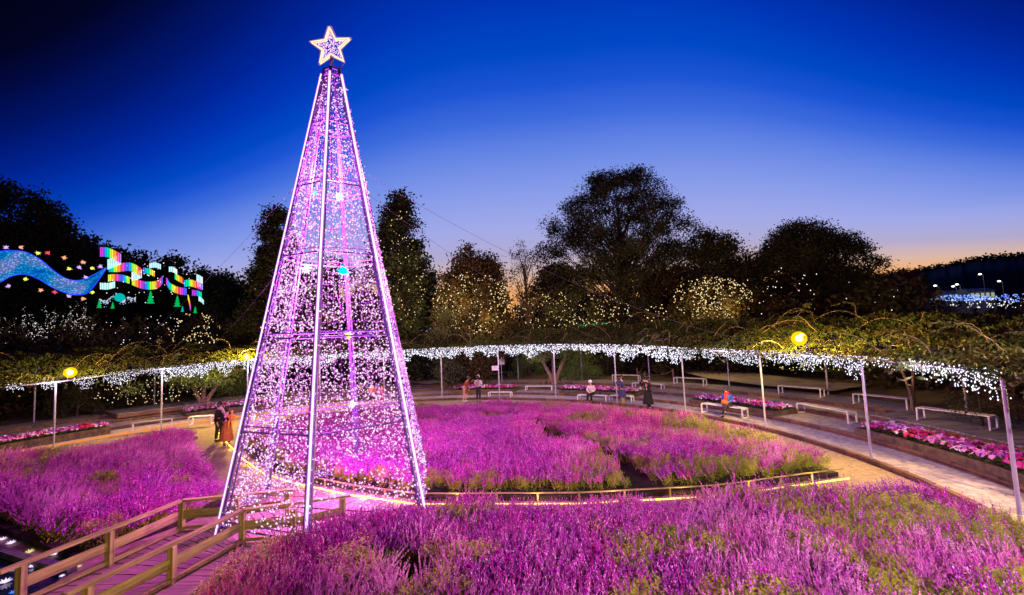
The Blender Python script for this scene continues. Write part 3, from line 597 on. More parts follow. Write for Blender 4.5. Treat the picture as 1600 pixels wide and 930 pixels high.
# garlands: one per span
M_ice = emat('cool_white_bulb', (.70, .66, 1.0), 1.9, (1.0, 1.0, 1.0)); M_cord = mat('dark_cord', (.03, .03, .03))
GG = 'icicle light garlands hanging between the inner pergola posts'
wher = ['at the right picture edge', 'in the right corner, over the pink flower bed', 'over the benches at the right', 'over the seated person in blue', 'over the person in a black hat', 'over the person in a navy coat', 'over the leaning tree trunk', 'above the small white sign', 'just right of the light tree', 'seen through the light tree, right half', 'seen through the light tree, left half', 'left of the light tree, reaching the bright lamp', 'over the raised plank deck on the left', 'over the left flower planter', 'at the left picture edge', 'beyond']
for i, (t0, t1) in enumerate(zip(in_th[:-1], in_th[1:])):
    far = 25 < (t0+t1)/2 < 135
    if t1 < -16.5: continue
    root = empty('light_garland', P(17, t0, zg(t0))); tag(root, 'white icicle light garland ' + wher[min(i, 15)], 'light garland', GG); o0 = P(17, t0, zg(t0))
    L = math.radians(t1-t0)*17; ns = int(L/.085); pts = []
    mb = MB(); mb.tube([P(16.92, t, zg(t)+.03)-o0 for t in np.linspace(t0, t1, 9)], .012, 4); mb.obj('cord', M_cord, root)
    for k in range(ns):
        t = t0+(t1-t0)*(k+rng.uniform(.1, .9))/ns; dn = value_noise(np.array([k*.085+i*9.]), np.array([0.]), .55, 41)[0]
        ln = (.34+.58*dn)*rng.uniform(.6, 1.1)*(1.0 if far else .78); nb = int(ln*(26 if not far else 24))+2
        if (not far) and dn < .12: continue
        for j in range(nb):
            q = P(16.95+rng.normal()*.06, t, 0)-o0; q[2] = zg(t)-o0[2]+.10-ln*rng.uniform(0, 1); q[:2] += rng.normal(size=2)*.055; pts.append(q)
    # cluster sprigs sticking up
    pts = np.array(pts); bulbs('bulbs', pts, rng.uniform(.6, 1.2, len(pts))*(.026 if far else .0185), M_ice, root, 1.3)
for t in (-8, 8, 22, 37, 52, 66, 80, 95, 110, 125, 140, 155):
    ld = bpy.data.lights.new('garland_glow', 'POINT'); ld.energy = 200; ld.color = (.84, .62, 1); ld.shadow_soft_size = .4; l = link('garland_glow', ld, perg); l.location = loc(P(16.7, t, 3.0))

# flood lamps on the pergola posts
M_bulb = emat('sodium_lamp', (1.0, .82, .30), 6.0)
M_lampglow, t_, b_ = new_mat('yellow_glow_shell'); t_.nodes.remove(b_)  # emissive sphere added around the bulb to imitate the lamp's yellow halo
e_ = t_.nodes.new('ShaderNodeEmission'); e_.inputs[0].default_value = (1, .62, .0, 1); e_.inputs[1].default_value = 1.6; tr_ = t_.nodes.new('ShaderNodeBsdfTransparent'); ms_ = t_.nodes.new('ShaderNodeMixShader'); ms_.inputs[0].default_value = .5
t_.links.new(tr_.outputs[0], ms_.inputs[1]); t_.links.new(e_.outputs[0], ms_.inputs[2]); t_.links.new(ms_.outputs[0], t_.nodes['Material Output'].inputs[0]); M_lampglow.cycles.emission_sampling = 'NONE'
M_hous = mat('lamp_housing', (.12, .12, .12))
def flood(px, py, z, lab, e=260, inward=1.0, r=16.9, th=None, down=.55):
    th_ = th_at(px, r, z) if th is None else th; q = P(r, th_, z)
    root = empty('flood_lamp', q, math.radians(th_+180)); tag(root, lab, 'lamp', 'yellow flood lamps on the pergola posts')
    mb = MB(); mb.tube([(-.10, 0, -.35), (-.10, 0, .02), (0, 0, .06)], .02, 6); mb.obj('bracket', M_hous, root)
    mb = MB(); mb.tube([(-.04, 0, .09), (.02, 0, .07), (.10, 0, .02)], [.06, .11, .13], 10); mb.obj('housing', M_hous, root)
    mb = MB(); mb.ball((.17, 0, 0), .12, 12, 9); mb.obj('lamp_bulb', M_bulb, root); mb = MB(); mb.ball((.17, 0, 0), .25, 16, 11); mb.obj('lamp_glow_shell', M_lampglow, root)
    ld = bpy.data.lights.new('flood_light', 'POINT'); ld.energy = e; ld.color = (1, .60, .08); ld.shadow_soft_size = .12; l = link('flood_light', ld, root); l.location = (.30, 0, .32)
    return q
flood(385, 563, 3.62, 'bright yellow flood lamp on the tall post just left of the light tree', 3600)
flood(107, 585, 3.42, 'yellow flood lamp above the garland at far left', 1300)
flood(1255, 540, 3.75, 'bright yellow flood lamp above the garland on the right', 4400)
# the same lamps on the part of the ring behind the viewer
def flood2(pos, tgt, e, col, lab, ang=110):
    root = empty('flood_lamp', pos); tag(root, lab, 'lamp', 'yellow flood lamps on the pergola posts')
    mb = MB(); mb.tube([(0, 0, -pos[2]), (0, 0, .0)], .045, 8); mb.obj('post', M_steel, root); mb = MB(); mb.box((0, 0, .08), (.3, .3, .16)); mb.obj('housing', M_hous, root)
    ld = bpy.data.lights.new('flood_light', 'SPOT'); ld.energy = e; ld.color = col; ld.shadow_soft_size = .12; ld.spot_size = math.radians(ang); ld.spot_blend = .8; l = link('flood_light', ld, root); l.location = (0, 0, -.05)
    v = Vector(tgt)-Vector(pos); l.rotation_euler = v.to_track_quat('-Z', 'Y').to_euler()
flood2((6.5, -1.2, 5.0), (4.6, 8.0, .5), 18500, (1, .62, .92), 'flood lamp on a tall post behind the viewer to the right', 84)
flood2((-3.0, -2.4, 4.6), (-6.7, 8.2, .6), 5200, (1, .66, .08), 'flood lamp on a tall post behind the viewer to the left', 34)
flood2((14.5, 7.5, 5.2), (6.0, 10.5, .4), 18000, (1, .66, .34), 'flood lamp on a tall post beyond the right picture edge', 95)

# fallen leaves on the paths
n_ = 2600; t_a = rng.uniform(-25, 165, n_); r_a = np.sqrt(rng.uniform(14.9**2, 24.0**2, n_)); zz_ = np.array([TZ[int(np.searchsorted(TR, r))] for r in r_a])
lp = np.stack([CX+r_a*np.cos(np.radians(t_a)), CY+r_a*np.sin(np.radians(t_a)), zz_+.012], 1)
tag(link('fallen_leaves', leafmesh('fallen_leaves', lp, .085, .045, leafmat('dry_leaves', (.12, .06, .025), (.05, .03, .02), 3, 0), flat=2.0)), 'dry fallen leaves lying on the paths and terraces', 'leaves', kind='stuff')
# small notice signs on a post
q = P(17, in_th[min(range(len(in_th)), key=lambda i: abs(proj(P(17, in_th[i], 1.5))[0]-779))], 2.1)
sg = empty('notice_sign', q+np.array([-.22, -.08, 0])); tag(sg, 'small white notice board fixed to a post near the centre', 'sign')
mb = MB(); mb.box((0, 0, 0), (.42, .03, .30)); mb.obj('board', M_white, sg)
mb = MB()
for i, w in enumerate((.3, .24, .28)): mb.box((0, -.018, .08-i*.07), (w, .004, .02))
mb.obj('printed_lines', mat('print_grey', (.2, .2, .3)), sg)
q = D(783, 563, 36); sg = empty('notice_sign', q); tag(sg, 'pale notice board standing farther back beside the shrubs', 'sign')
mb = MB(); mb.box((0, 0, 0), (.5, .04, .7)); mb.obj('board', M_white, sg); mb = MB(); mb.tube([(0, .04, -.3), (0, .04, .52-q[2])], .03, 6); mb.obj('post', M_steel, sg)

# ------------------------------------------------------------------ raised plank decks
def polar_deck(label, t0, t1, r1, r2, z, n):
    root = empty('raised_deck', P((r1+r2)/2, (t0+t1)/2, 0)); tag(root, label, 'deck'); o0 = P((r1+r2)/2, (t0+t1)/2, 0)
    for k in range(n):
        a0 = t0+(t1-t0)*(k+.06)/n; a1 = t0+(t1-t0)*(k+.94)/n; zz = z+rng.normal()*.004
        q = [P(r1, a0, zz)-o0, P(r2, a0, zz)-o0, P(r2, a1, zz)-o0, P(r1, a1, zz)-o0]; mb = MB(); mb.add(q+[p-np.array([0, 0, .05]) for p in q], [(0, 1, 2, 3), (7, 6, 5, 4), (0, 4, 5, 1), (1, 5, 6, 2), (2, 6, 7, 3), (3, 7, 4, 0)]); mb.obj('plank', M_deckp, root)
    mb = MB()
    for r in (r1+.03, r2-.03):
        pr = [P(r, t, z-.16)-o0 for t in np.linspace(t0, t1, 10)]
        for a, b in zip(pr[:-1], pr[1:]): mb.beam(a, b, .05, .20)
    for t in (t0+.1, t1-.1): mb.beam(P(r1, t, z-.16)-o0, P(r2, t, z-.16)-o0, .05, .20)
    mb.obj('skirt_board', M_kerb, root)
tL0, tL1 = th_at(400, 21, .6), th_at(180, 21, .6)
polar_deck('long raised plank deck behind the left beds, with a bench edge', tL0, tL1, 20.6, 23.3, .72, 64)
tR0, tR1 = -14, th_at(1400, 22, .5)
polar_deck('raised plank deck in the right corner behind the pink flower bed', tR0, tR1, 20.75, 24.2, .56, 56)

# ------------------------------------------------------------------ raised planters with pansies
M_pw = mat('planter_timber', (.13, .09, .055), (.06, .04, .03), .85, 5, .8)
M_petl = [mat('petal_'+n, c, tuple(x*.75 for x in c), .6, 30) for n, c in (('magenta', (.55, .02, .32)), ('pink', (.85, .28, .62)), ('white', (.9, .75, .88)), ('red', (.55, .01, .08)), ('violet', (.55, .14, .75)))]
def clump(seed, main, second):
    r_ = np.random.default_rng(seed); mb = MB()
    for _ in range(26):
        a = r_.uniform(0, 2*PI); ro = .15*math.sqrt(r_.uniform()); q = np.array([ro*math.cos(a), ro*math.sin(a), r_.uniform(.0, .10)]); d = np.array([math.cos(a), math.sin(a), .2])*.06; s_ = np.array([-math.sin(a), math.cos(a), 0])*.03; mb.add([q, q+d*.5+s_, q+d, q+d*.5-s_], [(0, 1, 2, 3)])
    for i in range(15):
        mb.cur = 1 if r_.uniform() < .8 else 2
        a = r_.uniform(0, 2*PI); ro = .16*math.sqrt(r_.uniform()); q = np.array([ro*math.cos(a), ro*math.sin(a), .10+.07*(1-ro/.16)+r_.uniform(0, .03)]); nrm = np.array([math.cos(a)*ro*4, math.sin(a)*ro*4, .8])+r_.normal(size=3)*.2; nrm /= np.linalg.norm(nrm); x = np.cross(nrm, [1, 0, 0]); x /= np.linalg.norm(x); y = np.cross(nrm, x)
        vs = [q+nrm*-.008]
        for k in range(10):
            an = 2*PI*k/10; rad = .042 if k % 2 == 0 else .027; vs.append(q+(x*math.cos(an)+y*math.sin(an))*rad+nrm*(.006 if k % 2 == 0 else 0))
        mb.add(vs, [(0, 1+k, 1+(k+1) % 10) for k in range(10)])
    return mb.mesh('flower_clump', M_shrub, main, second)
clumps = [clump(50+i, M_petl[a], M_petl[b]) for i, (a, b) in enumerate(((1, 2), (0, 3), (2, 1), (3, 0), (4, 1), (1, 4), (2, 4), (0, 1)))]
def planter(label, t0, t1, r1, r2, z0, h=.36, sp=.27):
    o0 = P((r1+r2)/2, (t0+t1)/2, z0); root = empty('planter', o0); tag(root, label, 'planter', 'raised planters of pink pansies on the terraces')
    nn = max(2, int(abs(t1-t0)/2.5))
    for r in (r1, r2):
        ts = np.linspace(t0, t1, nn+1)
        for a, b in zip(ts[:-1], ts[1:]): mb = MB(); mb.beam(P(r, a, z0+h/2)-o0, P(r, b, z0+h/2)-o0, .12, h); mb.obj('wall_board', M_pw, root)
    for t in (t0, t1): mb = MB(); mb.beam(P(r1+.063, t, z0+h/2-.003)-o0, P(r2-.063, t, z0+h/2-.003)-o0, .12, h); mb.obj('wall_board', M_pw, root)
    V = []
    for t in np.linspace(t0, t1, 12): V += [P(r1+.05, t, z0+h-.06)-o0, P(r2-.05, t, z0+h-.06)-o0]
    so_ = link('soil', mesh_np('soil', V, [(2*k, 2*k+1, 2*k+3, 2*k+2) for k in range(11)], M_soil), root)
    nr_ = int((r2-r1-.25)/sp)
    for i in range(nr_):
        r = r1+.2+sp*(i+.3); n = int(math.radians(t1-t0)*r/sp)
        for k in range(n):
            t = t0+(t1-t0)*(k+.5+rng.uniform(-.25, .25))/n; patch = value_noise(np.array([k*.9+t0]), np.array([i*.9]), 2.1, 77)[0]+rng.normal()*.18
            o = link('flower_clump', clumps[int(np.clip(patch*8, 0, 7.9))], root); o.location = P(r+rng.normal()*.04, t, z0+h-.06)-o0; o.rotation_euler = (0, 0, rng.uniform(0, 6)); s = rng.uniform(1.15, 1.5); o.scale = (s, s, s*1.2)
def thz(px, r, z): return th_at(px, r, z)
planter('long planter of pink, red and white pansies in the right corner', -16, thz(1340, 18.6, .13), 18.62, 20.2, .13)
planter('planter of pink pansies right behind the seated person in blue', thz(1210, 18.6, .13), thz(1078, 18.6, .13), 18.62, 20.0, .13, .34)
planter('planter of pink pansies behind the person in a navy coat', thz(988, 18.6, .13), thz(874, 18.6, .13), 18.62, 20.2, .13, .34)
planter('planter of pink pansies behind the two persons standing left of centre', thz(800, 18.6, .13), thz(706, 18.6, .13), 18.62, 20.2, .13, .34)
planter('planter of pink pansies partly hidden behind the light tree and the couple', thz(420, 18.6, .13), thz(292, 18.6, .13), 18.62, 20.0, .13, .34)
planter('planter of magenta pansies at the left picture edge', thz(172, 17.2, .05), thz(172, 17.2, .05)+17, 17.3, 19.0, .13, .34)

# ------------------------------------------------------------------ benches
def bench_mesh(L):
    parts = []
    mb = MB()
    for i, y in enumerate((-.14, 0, .14)): mb.box((0, y, .43), (L, .12, .035))
    seat = mb
    return seat
BG = 'white framed benches on the terraces'
def bench(label, pa, pb, z, depth=.42, h=.44):
    a, b = G(*pa, z), G(*pb, z); c = (a+b)/2; d = b-a; L = float(np.linalg.norm(d)); L = min(max(L, 1.2), 2.8); root = empty('bench', c, math.atan2(d[1], d[0])); tag(root, label, 'bench', BG)
    for y in (-.135, 0, .135):
        mb = MB(); mb.box((0, y, h), (L-.04, .125, .03)); mb.obj('seat_slat', M_deckp if 'plank' in label else M_white, root)
    for x in (-L/2+.04, L/2-.04):
        mb = MB()
        for y in (-.20, .20): mb.box((x, y, (h-.02)/2), (.05, .05, h-.02))
        mb.box((x, 0, .03), (.05, .352, .04)); mb.box((x, 0, h-.045), (.05, .352, .05)); mb.obj('leg_frame', M_white, root)
bench('white bench on the top terrace, farthest right of all benches', (1438, 655), (1556, 672), .57)
bench('white bench on the top terrace under the garland, second from the right edge', (1337, 630), (1424, 640), .52)
bench('white bench on the top terrace just right of the yellow flood lamp', (1219, 615), (1287, 621), .52)
bench('white bench on the top terrace behind the seated person in blue', (1055, 600), (1103, 603), .52)
bench('white bench on the top terrace behind the person in a navy coat', (958, 595), (1000, 596), .52)
bench('white bench on the lowest terrace in front of the long right planter', (1251, 645), (1334, 662), .26)
bench('white bench under the seated person in blue', (1100, 644), (1166, 654), .13)
bench('white bench under the seated person in a pale jacket', (904, 628), (950, 630), .0)
bench('white bench beside the legs of the person in a navy coat', (954, 629), (990, 631), .0)
bench('white bench between the black hat person and the terrace steps', (990, 608), (1037, 611), .26)
bench('white bench between the two middle planters', (822, 613), (864, 613), .13)
bench('white bench in front of the planter left of centre', (764, 623), (800, 623), .0)
bench('white bench on the top terrace right of the light tree', (668, 599), (704, 599), .39)
bench('white bench standing before the left plank deck', (206, 675), (270, 667), .13)
bench('white bench before the left planter near the couple', (300, 664), (330, 662), .13)

# ------------------------------------------------------------------ trees
def make_tree(name, label, base, H, prof, nclump, nleaf, lsize, lm, bark=None, tr=.25, group=None, cat='tree', clr=.9, flat=0, limbs=True, hmin=.2, ellip=1.0, cull=0.0, seed=1, lean=(0, 0), trunks=1):
    global rng
    keep_rng = rng; rng = np.random.default_rng(seed); bark = bark or M_bark
    root = empty(name, base); tag(root, label, cat, group); hs = [p[0] for p in prof]; rs = [p[1] for p in prof]
    C_ = []
    while len(C_) < nclump:
        h = rng.uniform(hmin, 1.0); R_ = np.interp(h, hs, rs); Rm = max(rs)
        if rng.uniform()*Rm > R_+.12*Rm: continue
        a = rng.uniform(0, 2*PI); ro = R_*math.sqrt(rng.uniform(.12, 1.0)); C_.append((ro*math.cos(a)+lean[0]*h, ro*math.sin(a)*ellip+lean[1]*h, h*H))
    C_ = np.array(C_); mb = MB(); n = 7
    for tk in range(trunks):
        off = (tk-(trunks-1)/2)*.9 if trunks > 1 else 0
        tp = [(off*.25*i/n*3+lean[0]*i/n+rng.normal()*.03*H/8*(i > 0), lean[1]*i/n+rng.normal()*.03*H/8*(i > 0), H*.82*i/n) for i in range(n+1)]
        mb.tube(tp, [tr*(1.25-1.1*i/n) for i in range(n+1)], 8)
    if limbs:
        for c in C_:
            s = max(.12*H, c[2]-rng.uniform(.12, .3)*H-.25*math.hypot(c[0], c[1])); s = min(s, H*.75); k = s/(H*.82)*n; i = min(int(k), n-1); p0 = np.array(tp[i])*(1-(k-i))+np.array(tp[i+1])*(k-i)
            m1 = p0*.5+c*.5+np.array([0, 0, .06*H*rng.uniform(-.2, 1)])+rng.normal(size=3)*.02*H; r0_ = tr*.32*(1.15-c[2]/H)+.02
            mb.tube([p0, (p0+m1)/2+rng.normal(size=3)*.01*H, m1, (m1+c)/2+rng.normal(size=3)*.02*H, c], [r0_, r0_*.8, r0_*.6, r0_*.4, r0_*.15], 4, False)
    mb.obj('trunk', bark, root)
    cr_ = clr*(.55+.6*rng.uniform(size=nclump)); idx = rng.integers(0, nclump, nleaf); v = rng.normal(size=(nleaf, 3)); v /= np.linalg.norm(v, axis=1)[:, None]; v *= (rng.uniform(size=(nleaf, 1))**.45); v[:, 2] *= .65
    p = C_[idx]+v*cr_[idx][:, None]; p = p[p[:, 2] > .03*H]
    nt_ = max(1, len(p)//9); p = p[:nt_][rng.integers(0, nt_, len(p))]+rng.normal(size=p.shape)*lsize*1.1   # leaves in small tufts
    link('crown', leafmesh('crown', p, lsize, lsize*.55, lm, flat), root)
    rng = keep_rng; return root, C_+np.array(base)
def tree_px(name, label, px, ytop, half, Y, prof, *a, zb=.5, **k):
    Y = Y+14 if 'slope' in label else Y; top = D(px, ytop, Y); base = (top[0], Y, zb); H = top[2]-zb; R_ = 1.14*half/F_PX*Y; mxr = max(p[1] for p in prof); prof = [(h, r/mxr*R_) for h, r in prof]
    return make_tree(name, label, base, H, prof, *a, **k)
dome = [(0.12, .55), (.25, .85), (.45, 1.0), (.65, .97), (.8, .8), (.92, .52), (1, .18)]
oak = [(0.16, .45), (.28, .88), (.42, 1.0), (.58, .98), (.73, .86), (.85, .64), (.94, .42), (1, .15)]
coni = [(0.05, .9), (.2, 1.0), (.4, .8), (.6, .58), (.8, .36), (.92, .18), (1, .03)]
loose = [(0.15, .6), (.35, 1.0), (.6, .85), (.8, .6), (1, .22)]
T = {}
T['big'] = tree_px('broadleaf_tree', 'tallest dark broadleaf tree against the sky, right of centre', 962, 272, 116, 46, oak, 280, 110000, .21, M_dark, tr=.42, clr=1.45, seed=3, hmin=.22)
T['dome'] = tree_px('broadleaf_tree', 'dense dome shaped dark tree on the right against the dusk', 1250, 360, 90, 40, dome, 300, 120000, .21, M_dark, tr=.4, clr=1.45, seed=4, hmin=.12)
T['con'] = tree_px('conifer_tree', 'tall dark conifer directly behind the right side of the light tree', 622, 300, 66, 38, coni, 170, 56000, .30, M_conif, tr=.3, clr=.85, flat=.3, seed=5, hmin=.06)
T['con2'] = tree_px('conifer_tree', 'dark conifer showing left of the light tree', 432, 330, 62, 40, coni, 160, 46000, .30, M_conif, tr=.28, clr=.85, flat=.3, seed=6, hmin=.06)
T['rust'] = tree_px('autumn_tree', 'rust coloured bushy tree right of the light tree, with yellow fairy lights', 738, 388, 58, 36, loose, 150, 42000, .25, M_rust, tr=.22, clr=.8, seed=7, hmin=.08)
T['bare'] = tree_px('bare_tree', 'thin nearly bare tree between the rust tree and the tallest tree', 818, 378, 40, 40, loose, 120, 3600, .16, M_rust, tr=.16, clr=.7, seed=8, hmin=.15)
T['mid'] = tree_px('broadleaf_tree', 'loose medium tree between the tallest tree and the dome shaped tree', 1118, 366, 62, 40, loose, 160, 38000, .25, M_dark, tr=.24, clr=.95, seed=9, hmin=.15)
T['maple'] = tree_px('maple_tree', 'low reddish maple at the right end of the tree line', 1405, 424, 52, 36, dome, 70, 16000, .16, M_maple, tr=.16, clr=.7, seed=10, hmin=.1)
T['green'] = tree_px('broadleaf_tree', 'small green lit tree low between the conifer and the rust coloured tree', 692, 480, 24, 33, dome, 40, 7000, .16, M_dark, tr=.14, clr=.6, seed=14, hmin=.1)
T['back'] = tree_px('broadleaf_tree', 'dark low tree standing straight behind the light tree, seen through its net', 528, 408, 62, 42, dome, 90, 22000, .26, M_dark, tr=.22, clr=.9, seed=15, hmin=.05)
T['low1'] = tree_px('broadleaf_tree', 'low rounded tree under the tallest tree, on its left', 868, 420, 60, 42, loose, 110, 34000, .28, M_dark, tr=.2, clr=.9, seed=11, hmin=.05)
T['low2'] = tree_px('broadleaf_tree', 'low rounded tree under the tallest tree, on its right', 1040, 412, 50, 43, loose, 90, 20000, .26, M_rust, tr=.2, clr=.8, seed=12, hmin=.05)
T['low3'] = tree_px('broadleaf_tree', 'low tree covered in yellow fairy lights left of the dome shaped tree', 1120, 440, 72, 36, dome, 100, 30000, .25, M_rust, tr=.2, clr=.8, seed=13, hmin=.05)
lh = [(-40, 275, 80, 62), (28, 300, 62, 60), (75, 318, 40, 64), (128, 366, 52, 62), (175, 396, 40, 66), (214, 402, 36, 70), (262, 410, 38, 72), (305, 424, 32, 74), (348, 436, 30, 64), (375, 450, 24, 60)]
wh = ['half cut off by the left picture edge', 'topmost, above the blue light river', 'just right of the topmost left tree', 'above the end of the blue light river', 'just above the rainbow ribbon start', 'above the middle rainbow ribbon, left of two', 'above the middle rainbow ribbon, right of two', 'above the rainbow ribbon end', 'teal tinted at the right end of the rainbow ribbon', 'small, between the rainbow ribbon and the conifer']
for i, (px, yt, hw, Y) in enumerate(lh):
    tree_px('hillside_tree', 'dark tree on the left slope, '+wh[i], px, yt, hw, Y, dome, 80, 15000, .7, M_dark, tr=.3, clr=2.0, group='dark trees on the left slope', seed=30+i, hmin=.15, zb=1)
# dark slope under the left trees
V = []; Fc = []; xs = np.linspace(-115, -18, 14); ys = np.linspace(46, 110, 10)
for y in ys:
    for x in xs: V.append((x, y, .45+max(0, min(1, (y-48)/22))*max(0, min(1, (-x-16)/55))*6.5+.3*math.sin(x*.5+y)))
for j in range(9):
    for i in range(13): Fc.append((j*14+i, j*14+i+1, (j+1)*14+i+1, (j+1)*14+i))
tag(link('hill', mesh_np('hill', V, Fc, M_lawn)), kind='structure')
# distant wooded hill on the right
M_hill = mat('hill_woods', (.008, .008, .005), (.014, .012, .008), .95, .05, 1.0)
prof_px = [(1330, 452), (1380, 432), (1430, 424), (1470, 418), (1500, 411), (1530, 406), (1570, 402), (1600, 400), (1660, 396), (1760, 400), (1900, 420), (2100, 450)]
ridge = []
for a, b in zip(prof_px[:-1], prof_px[1:]):
    n = max(3, int((b[0]-a[0])/4))
    for k in range(n): t = k/n; ridge.append((a[0]+(b[0]-a[0])*t, a[1]+(b[1]-a[1])*t+rng.normal()*1.1))
V = []; Fc = []
for px, py in ridge:
    q = D(px, py, 420); V += [(q[0]*.62, 260, .4), (q[0]*.8, 335, q[2]*.62), (q[0], 420, q[2]), (q[0]*1.1, 470, q[2]*.5), (q[0]*1.2, 520, 0)]
for i in range(len(ridge)-1):
    for j in range(4): Fc.append((i*5+j, (i+1)*5+j, (i+1)*5+j+1, i*5+j+1))
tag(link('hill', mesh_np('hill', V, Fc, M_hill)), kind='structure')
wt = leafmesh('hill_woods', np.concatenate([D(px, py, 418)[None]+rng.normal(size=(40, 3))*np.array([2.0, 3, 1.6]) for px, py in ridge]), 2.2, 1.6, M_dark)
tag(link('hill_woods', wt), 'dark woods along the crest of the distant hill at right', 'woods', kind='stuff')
# shrubs behind the pergola
def shrub(label, x, y, w, h, m, n=2600, ls=.13, seed=1, group=None, zb=.5):
    make_tree('shrub', label, (x, y, zb), h, [(0, .8*w), (.3, w), (.7, .85*w), (1, .35*w)], 26, n, ls, m, tr=.05, group=group, cat='shrub', clr=.33*w+.15, limbs=False, hmin=.05, seed=seed)
hp = []
for (r0_, dr, w, hlo, hhi, n, st) in ((29.5, 1.5, 2.1, 3.2, 4.3, 2600, 5.2), (36, 2, 2.9, 5.2, 7.0, 3600, 4.6)):
    for i, t in enumerate(np.arange(-6, 160, st)):
        q = P(r0_+dr*rng.normal(), t)
        if q[1] < 12 or (r0_ < 30 and (20 < t < 36 or 70 < t < 82 or q[1] < 10)): continue
        h = rng.uniform(hlo, hhi) if (t > 26 or r0_ < 30) else rng.uniform(2.9, 3.6)
        c = np.stack([q[0]+rng.normal(size=26)*w*.5, q[1]+rng.normal(size=26)*w*.4, .5+h*rng.uniform(.1, .92, 26)], 1)
        v = rng.normal(size=(n, 3))*np.array([.42, .42, .3])*w*.55; p = c[rng.integers(0, 26, n)]+v; tf = p[:n//8][rng.integers(0, n//8, n)]+rng.normal(size=(n, 3))*.22; hp.append(tf[tf[:, 2] > .5])
tag(link('thicket', leafmesh('thicket', np.concatenate(hp), .34, .2, leafmat('thicket_leaves', (.03, .035, .016), (.075, .045, .025), .5))), 'dark thicket of bushes behind the pergola, under the trees', 'bushes', kind='stuff')
def px_shrub(label, px, pyb, w, h, m, n, seed, ls=.12): q = G(px, pyb, .5); shrub(label, q[0], q[1], w, h, m, n, ls, seed)
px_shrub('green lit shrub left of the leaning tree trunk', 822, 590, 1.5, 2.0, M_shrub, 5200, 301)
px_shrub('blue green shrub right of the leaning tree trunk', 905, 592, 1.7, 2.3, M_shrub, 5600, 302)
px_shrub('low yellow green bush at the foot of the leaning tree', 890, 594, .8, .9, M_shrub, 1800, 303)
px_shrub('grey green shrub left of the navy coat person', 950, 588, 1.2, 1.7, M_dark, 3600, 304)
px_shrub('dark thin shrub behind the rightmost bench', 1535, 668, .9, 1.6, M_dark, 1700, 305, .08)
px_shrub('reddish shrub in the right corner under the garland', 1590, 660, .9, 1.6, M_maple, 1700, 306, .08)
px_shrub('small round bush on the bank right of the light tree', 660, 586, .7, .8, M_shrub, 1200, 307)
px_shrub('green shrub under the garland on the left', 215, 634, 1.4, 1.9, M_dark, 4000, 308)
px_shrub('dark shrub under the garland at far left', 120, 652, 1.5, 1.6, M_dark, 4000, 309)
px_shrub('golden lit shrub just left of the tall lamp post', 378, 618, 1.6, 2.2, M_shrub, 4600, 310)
# small trees under the canopy with forked trunks
def forked(label, px, pyb, H, spread, m, n, seed, bark=M_barkl, nf=3, crown=True, tr=.13):
    q = G(px, pyb, .5); r_ = np.random.default_rng(seed); root = empty('garden_tree', q); tag(root, label, 'tree'); mb = MB()
    for k in range(nf):
        a = -1+2*k/(nf-1); tx = a*spread; mb.tube([(0.04*a, 0, -.05), (tx*.25, .05*a, H*.25), (tx*.62, .1*r_.normal(), H*.6), (tx, .15*r_.normal(), H)], [tr, tr*.8, tr*.62, tr*.35], 7)
        for j in range(4): z0 = H*r_.uniform(.5, .9); x0 = tx*z0/H; mb.tube([(x0, 0, z0), (x0+r_.normal()*.4, r_.normal()*.4, z0+.5), (x0+r_.normal()*.8, r_.normal()*.8, z0+.8)], [.05, .03, .015], 4)
    mb.obj('trunk', bark, root)
    if crown:
        c = np.array([(r_.uniform(-1, 1)*spread*1.6, r_.normal()*1.0, H*r_.uniform(.72, 1.05)) for _ in range(30)]); p = c[r_.integers(0, 30, n)]+r_.normal(size=(n, 3))*np.array([.35, .35, .2]); link('crown', leafmesh('crown', p, .15, .08, m), root)
forked('tree with a pale V shaped forked trunk under the garland, right of centre', 866, 599, 2.5, 1.15, M_shrub, 1800, 401, nf=3, tr=.19)
forked('green leafed tree with three forked trunks, left of the lamp post', 318, 634, 2.1, 1.2, M_shrub, 5200, 402, tr=.17)
forked('small thin trunked tree behind the benches at right', 1428, 642, 2.6, .35, M_dark, 900, 403, nf=2, tr=.07)
# rough rope fence on the bank
rf = empty('rope_fence', G(1025, 592, .55)); tag(rf, 'low rope fence on three wooden stakes behind the black hat person', 'fence'); o0 = G(1025, 592, .55); tops = []
for px, py in ((996, 590), (1008, 597), (1052, 592)):
    q = G(px, py, .55)-o0; mb = MB(); mb.box((q[0], q[1], .33), (.09, .09, .75)); mb.obj('stake', M_barkl, rf); tops.append(q+np.array([0, 0, .6]))
for a, b in zip(tops[:-1], tops[1:]):
    mb = MB(); mb.tube([a*(1-t)+b*t-np.array([0, 0, .22*4*t*(1-t)]) for t in np.linspace(0, 1, 8)], .02, 5); mb.obj('rope', M_barkl, rf)
BD = MB(); BD.tube([(0, 0, 0), (0, 0, .42)], .055, 7); bd = BD.mesh('bollard', M_barkl)
for px, py, lb_ in ((292, 641, 'left'), (305, 640, 'middle'), (325, 637, 'right')):
    o = link('bollard', bd); o.location = G(px, py+2, .55); tag(o, lb_+'most short wooden bollard of three by the forked tree on the left' if lb_ != 'middle' else 'middle short wooden bollard of three by the forked tree on the left', 'bollard', 'short wooden bollards on the left bank')
for px, py, h_ in ((35, 660, 1.2), (0, 662, 1.4)):
    pass
# stone ring round the leaning tree
sr = empty('tree_guard', G(866, 599, .5)); tag(sr, 'low ring of wooden stakes around the foot of the leaning tree', 'tree guard')
for k in range(9):
    a = 2*PI*k/9; mb = MB(); mb.tube([(.85*math.cos(a), .6*math.sin(a), 0), (.85*math.cos(a), .6*math.sin(a), .32)], .045, 6); mb.obj('stake', M_barkl, sr)

